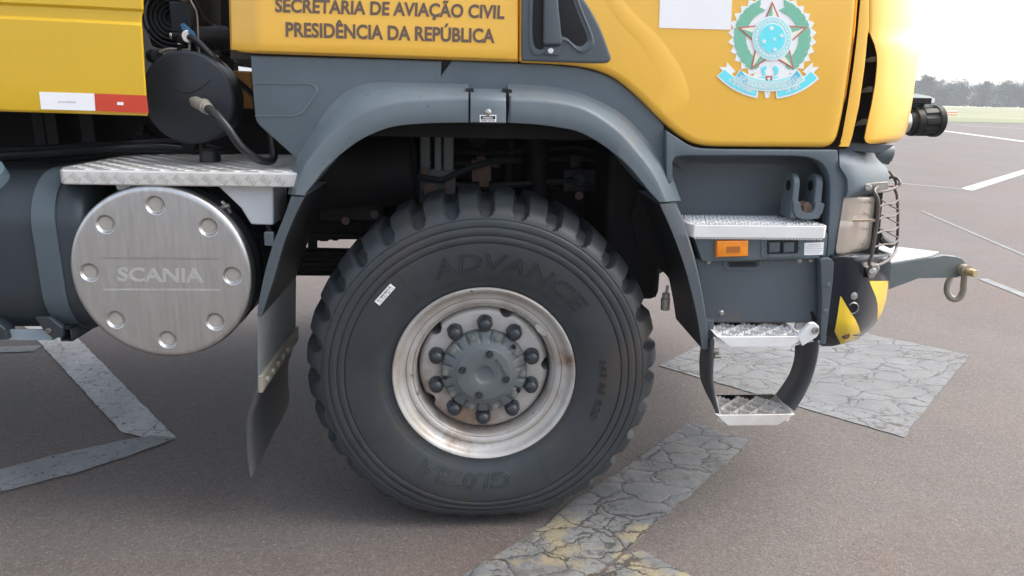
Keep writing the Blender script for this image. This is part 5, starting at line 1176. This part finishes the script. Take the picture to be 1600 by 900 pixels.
# ------------------------------------------------------------------ tow beam and shackle
YB = .42
b = MB(); s1 = [W(*p, YB) for p in ((1380, 415.5), (1452, 403), (1476, 399), (1495, 401), (1504, 404), (1510, 412), (1510, 422), (1503, 431), (1495, 434), (1436, 435), (1380, 456))]
b.prism(s1, (0, .022, 0)); bm_ = b.build('tow_beam', M['beam'], T, bev=.003, seg=2)
zt3 = W(1452, 403, YB).z; tp = [W(1370, 417, YB), W(1452, 403, YB), W(1474, 399, YB)]
g0 = G(1368, 370, zt3+.0); b = MB()
p = [Vector((tp[0].x-.15, YB+.001, zt3)), Vector((tp[1].x, YB+.001, zt3)), Vector((tp[2].x, YB+.03, zt3)), Vector((tp[0].x-.02, YB+.62, zt3)), Vector((tp[0].x-.3, YB+.62, zt3))]
za, zb_ = tp[0].z, tp[1].z
p = [Vector((v.x, v.y, za+(zb_-za)*((v.x-tp[0].x)/(tp[1].x-tp[0].x))+.001)) for v in p]
b.prism(p, (0, 0, .008)); b.build('beam_top_plate', M['galv'], T, bev=.001)
b = MB(); b.box((tp[0].x-.5, YB+.03, za-.12), (tp[0].x-.02, YB+.5, za-.01)); b.build('beam_mount', M['black'], T)
shk = thing('bow_shackle', 'weathered bow shackle hanging from the tip of the grey tow beam', 'shackle', tuple(W(1490, 470, YB)))
YS = YB+.010
loop = S([(1507, 424), (1507, 434), (1506, 444), (1505, 455), (1500, 464), (1492, 467.5), (1484, 464), (1480, 455), (1481, 444), (1485, 434), (1487, 424)], 5)
LW = [W(p[0], p[1], YS-.035+ .07*(i/(len(loop)-1))) for i, p in enumerate(loop)]
b = MB(); b.tube(LW, .0125, 12); 
for e in (LW[0], LW[-1]): b.cyl(e+Vector((0, -.014, .006)), e+Vector((0, .014, .006)), .021, .021, 18)
b.build('bow', M['shackle'], shk, ang=50)
b = MB(); e = LW[0]; b.cyl(W(1500, 424, YS), e+Vector((.0, -.03, .004)), .014, .014, 14); b.cyl(e+Vector((.0, -.028, .004)), e+Vector((.008, -.05, .004)), .017, .014, 8); b.cyl(e+Vector((.008, -.03, -.004)), e+Vector((.022, -.035, -.006)), .007, .006, 8); b.build('shackle_pin', M['brass'], shk, bev=.002)

# ------------------------------------------------------------------ water cannon on the bumper
Y1 = 1.0; b = MB(); p0 = W(1395, 192, Y1); ax = (W(1468, 188.5, Y1+.02)-p0).normalized(); L0 = (W(1468, 188.5, Y1)-p0).length
u = ax.orthogonal().normalized(); v = ax.cross(u)
def ringp(t, r, n=48, fl=0): return [p0+ax*(L0*t)+(u*cos(2*pi*k/n)+v*sin(2*pi*k/n))*(r*(1-fl*(1 if (k % 6) in (2, 3) else 0))) for k in range(n)]
b.grid([ringp(.26, .048), ringp(.40, .052), ringp(.42, .062), ringp(.55, .063), ringp(.56, .060), ringp(.58, .064, fl=.10), ringp(.84, .066, fl=.10), ringp(.87, .066), ringp(.88, .070), ringp(.98, .072), ringp(1.0, .069), ringp(.99, .055), ringp(.80, .045)], closed=True); wc = b.build('water_cannon', M['black'], T, ang=30)
b = MB(); b.grid([ringp(-.3, .045), ringp(.27, .050), ringp(.27, .04)], closed=True); b.build('cannon_collar', M['steel'], wc)
b = MB(); b.cyl(W(1440, 173, Y1), W(1440, 163, Y1), .012); b.box(W(1425, 162, Y1-.02), W(1446, 153, Y1+.03)); b.cyl(W(1420, 168, Y1), W(1447, 157, Y1), .014); b.cyl(W(1430, 176, Y1), W(1452, 174, Y1), .008); b.build('cannon_bracket', M['black'], wc, bev=.003)
b = MB(); b.cyl(W(1360, 196, Y1), p0, .05); b.build('cannon_pipe', M['black'], T)

# ------------------------------------------------------------------ small far things beyond the apron
sh = thing('shed', 'small white roofed shed in front of the far trees, beside the cannon', 'shed', tuple(G(1447, 164.5)))
bs = G(1447, 164.5); d = Vector((bs.x-C.x, bs.y-C.y, 0)); dn = d.normalized(); sx = Vector((dn.y, -dn.x, 0)); sc_ = d.length/1115*1.12
k_ = 150/d.length; bs = Vector((C.x, C.y, 0))+d*k_; sc_ *= k_; sh.location = bs
pr = [(-34, 0), (-34, 15), (-14, 19), (2, 18), (8, 13), (8, 0)]
b = MB(); b.prism([bs+sx*(x*sc_)+Vector((0, 0, (9 if z else 0)*sc_)) for x, z in ((-33, 0), (7, 0), (7, 1), (-33, 1))], dn*5); b.build('wall', M['beam'], sh)
b = MB(); b.prism([bs+sx*(x*sc_)+Vector((0, 0, z*sc_))-dn*.3 for x, z in ((-34, 9), (8, 9), (8, 13.5), (2, 16.5), (-14, 19), (-34, 19))], dn*5.6); b.build('roof', M['stickw'], sh)
bo = mat('orange_barrier_plastic', (.8, .28, .08), .5)
bw_ = M['stickw']
DESC = ['first of four orange and white barrier boards at the grass edge, nearest the truck', 'second of four orange and white barrier boards from the truck', 'third of four orange and white barrier boards from the truck', 'last of four orange and white barrier boards, farthest right']
for i, px in enumerate((1478, 1483, 1488, 1492.5)):
    g = G(px, 180.5); o = thing('barrier', DESC[i], 'barrier', tuple(g), 'orange and white barriers at the grass edge'); s_ = (g-C).length/1115
    b = MB(); 
    for k in (0, 2): b.box((g.x-s_*1.7, g.y-.1, k*s_*1.6), (g.x+s_*1.7, g.y+.1, (k+1)*s_*1.6))
    b.build('orange_panel', bo, o); b = MB()
    for k in (1, 3): b.box((g.x-s_*1.7, g.y-.1, k*s_*1.6+.003), (g.x+s_*1.7, g.y+.1, (k+1)*s_*1.6-.003))
    b.build('white_panel', bw_, o)
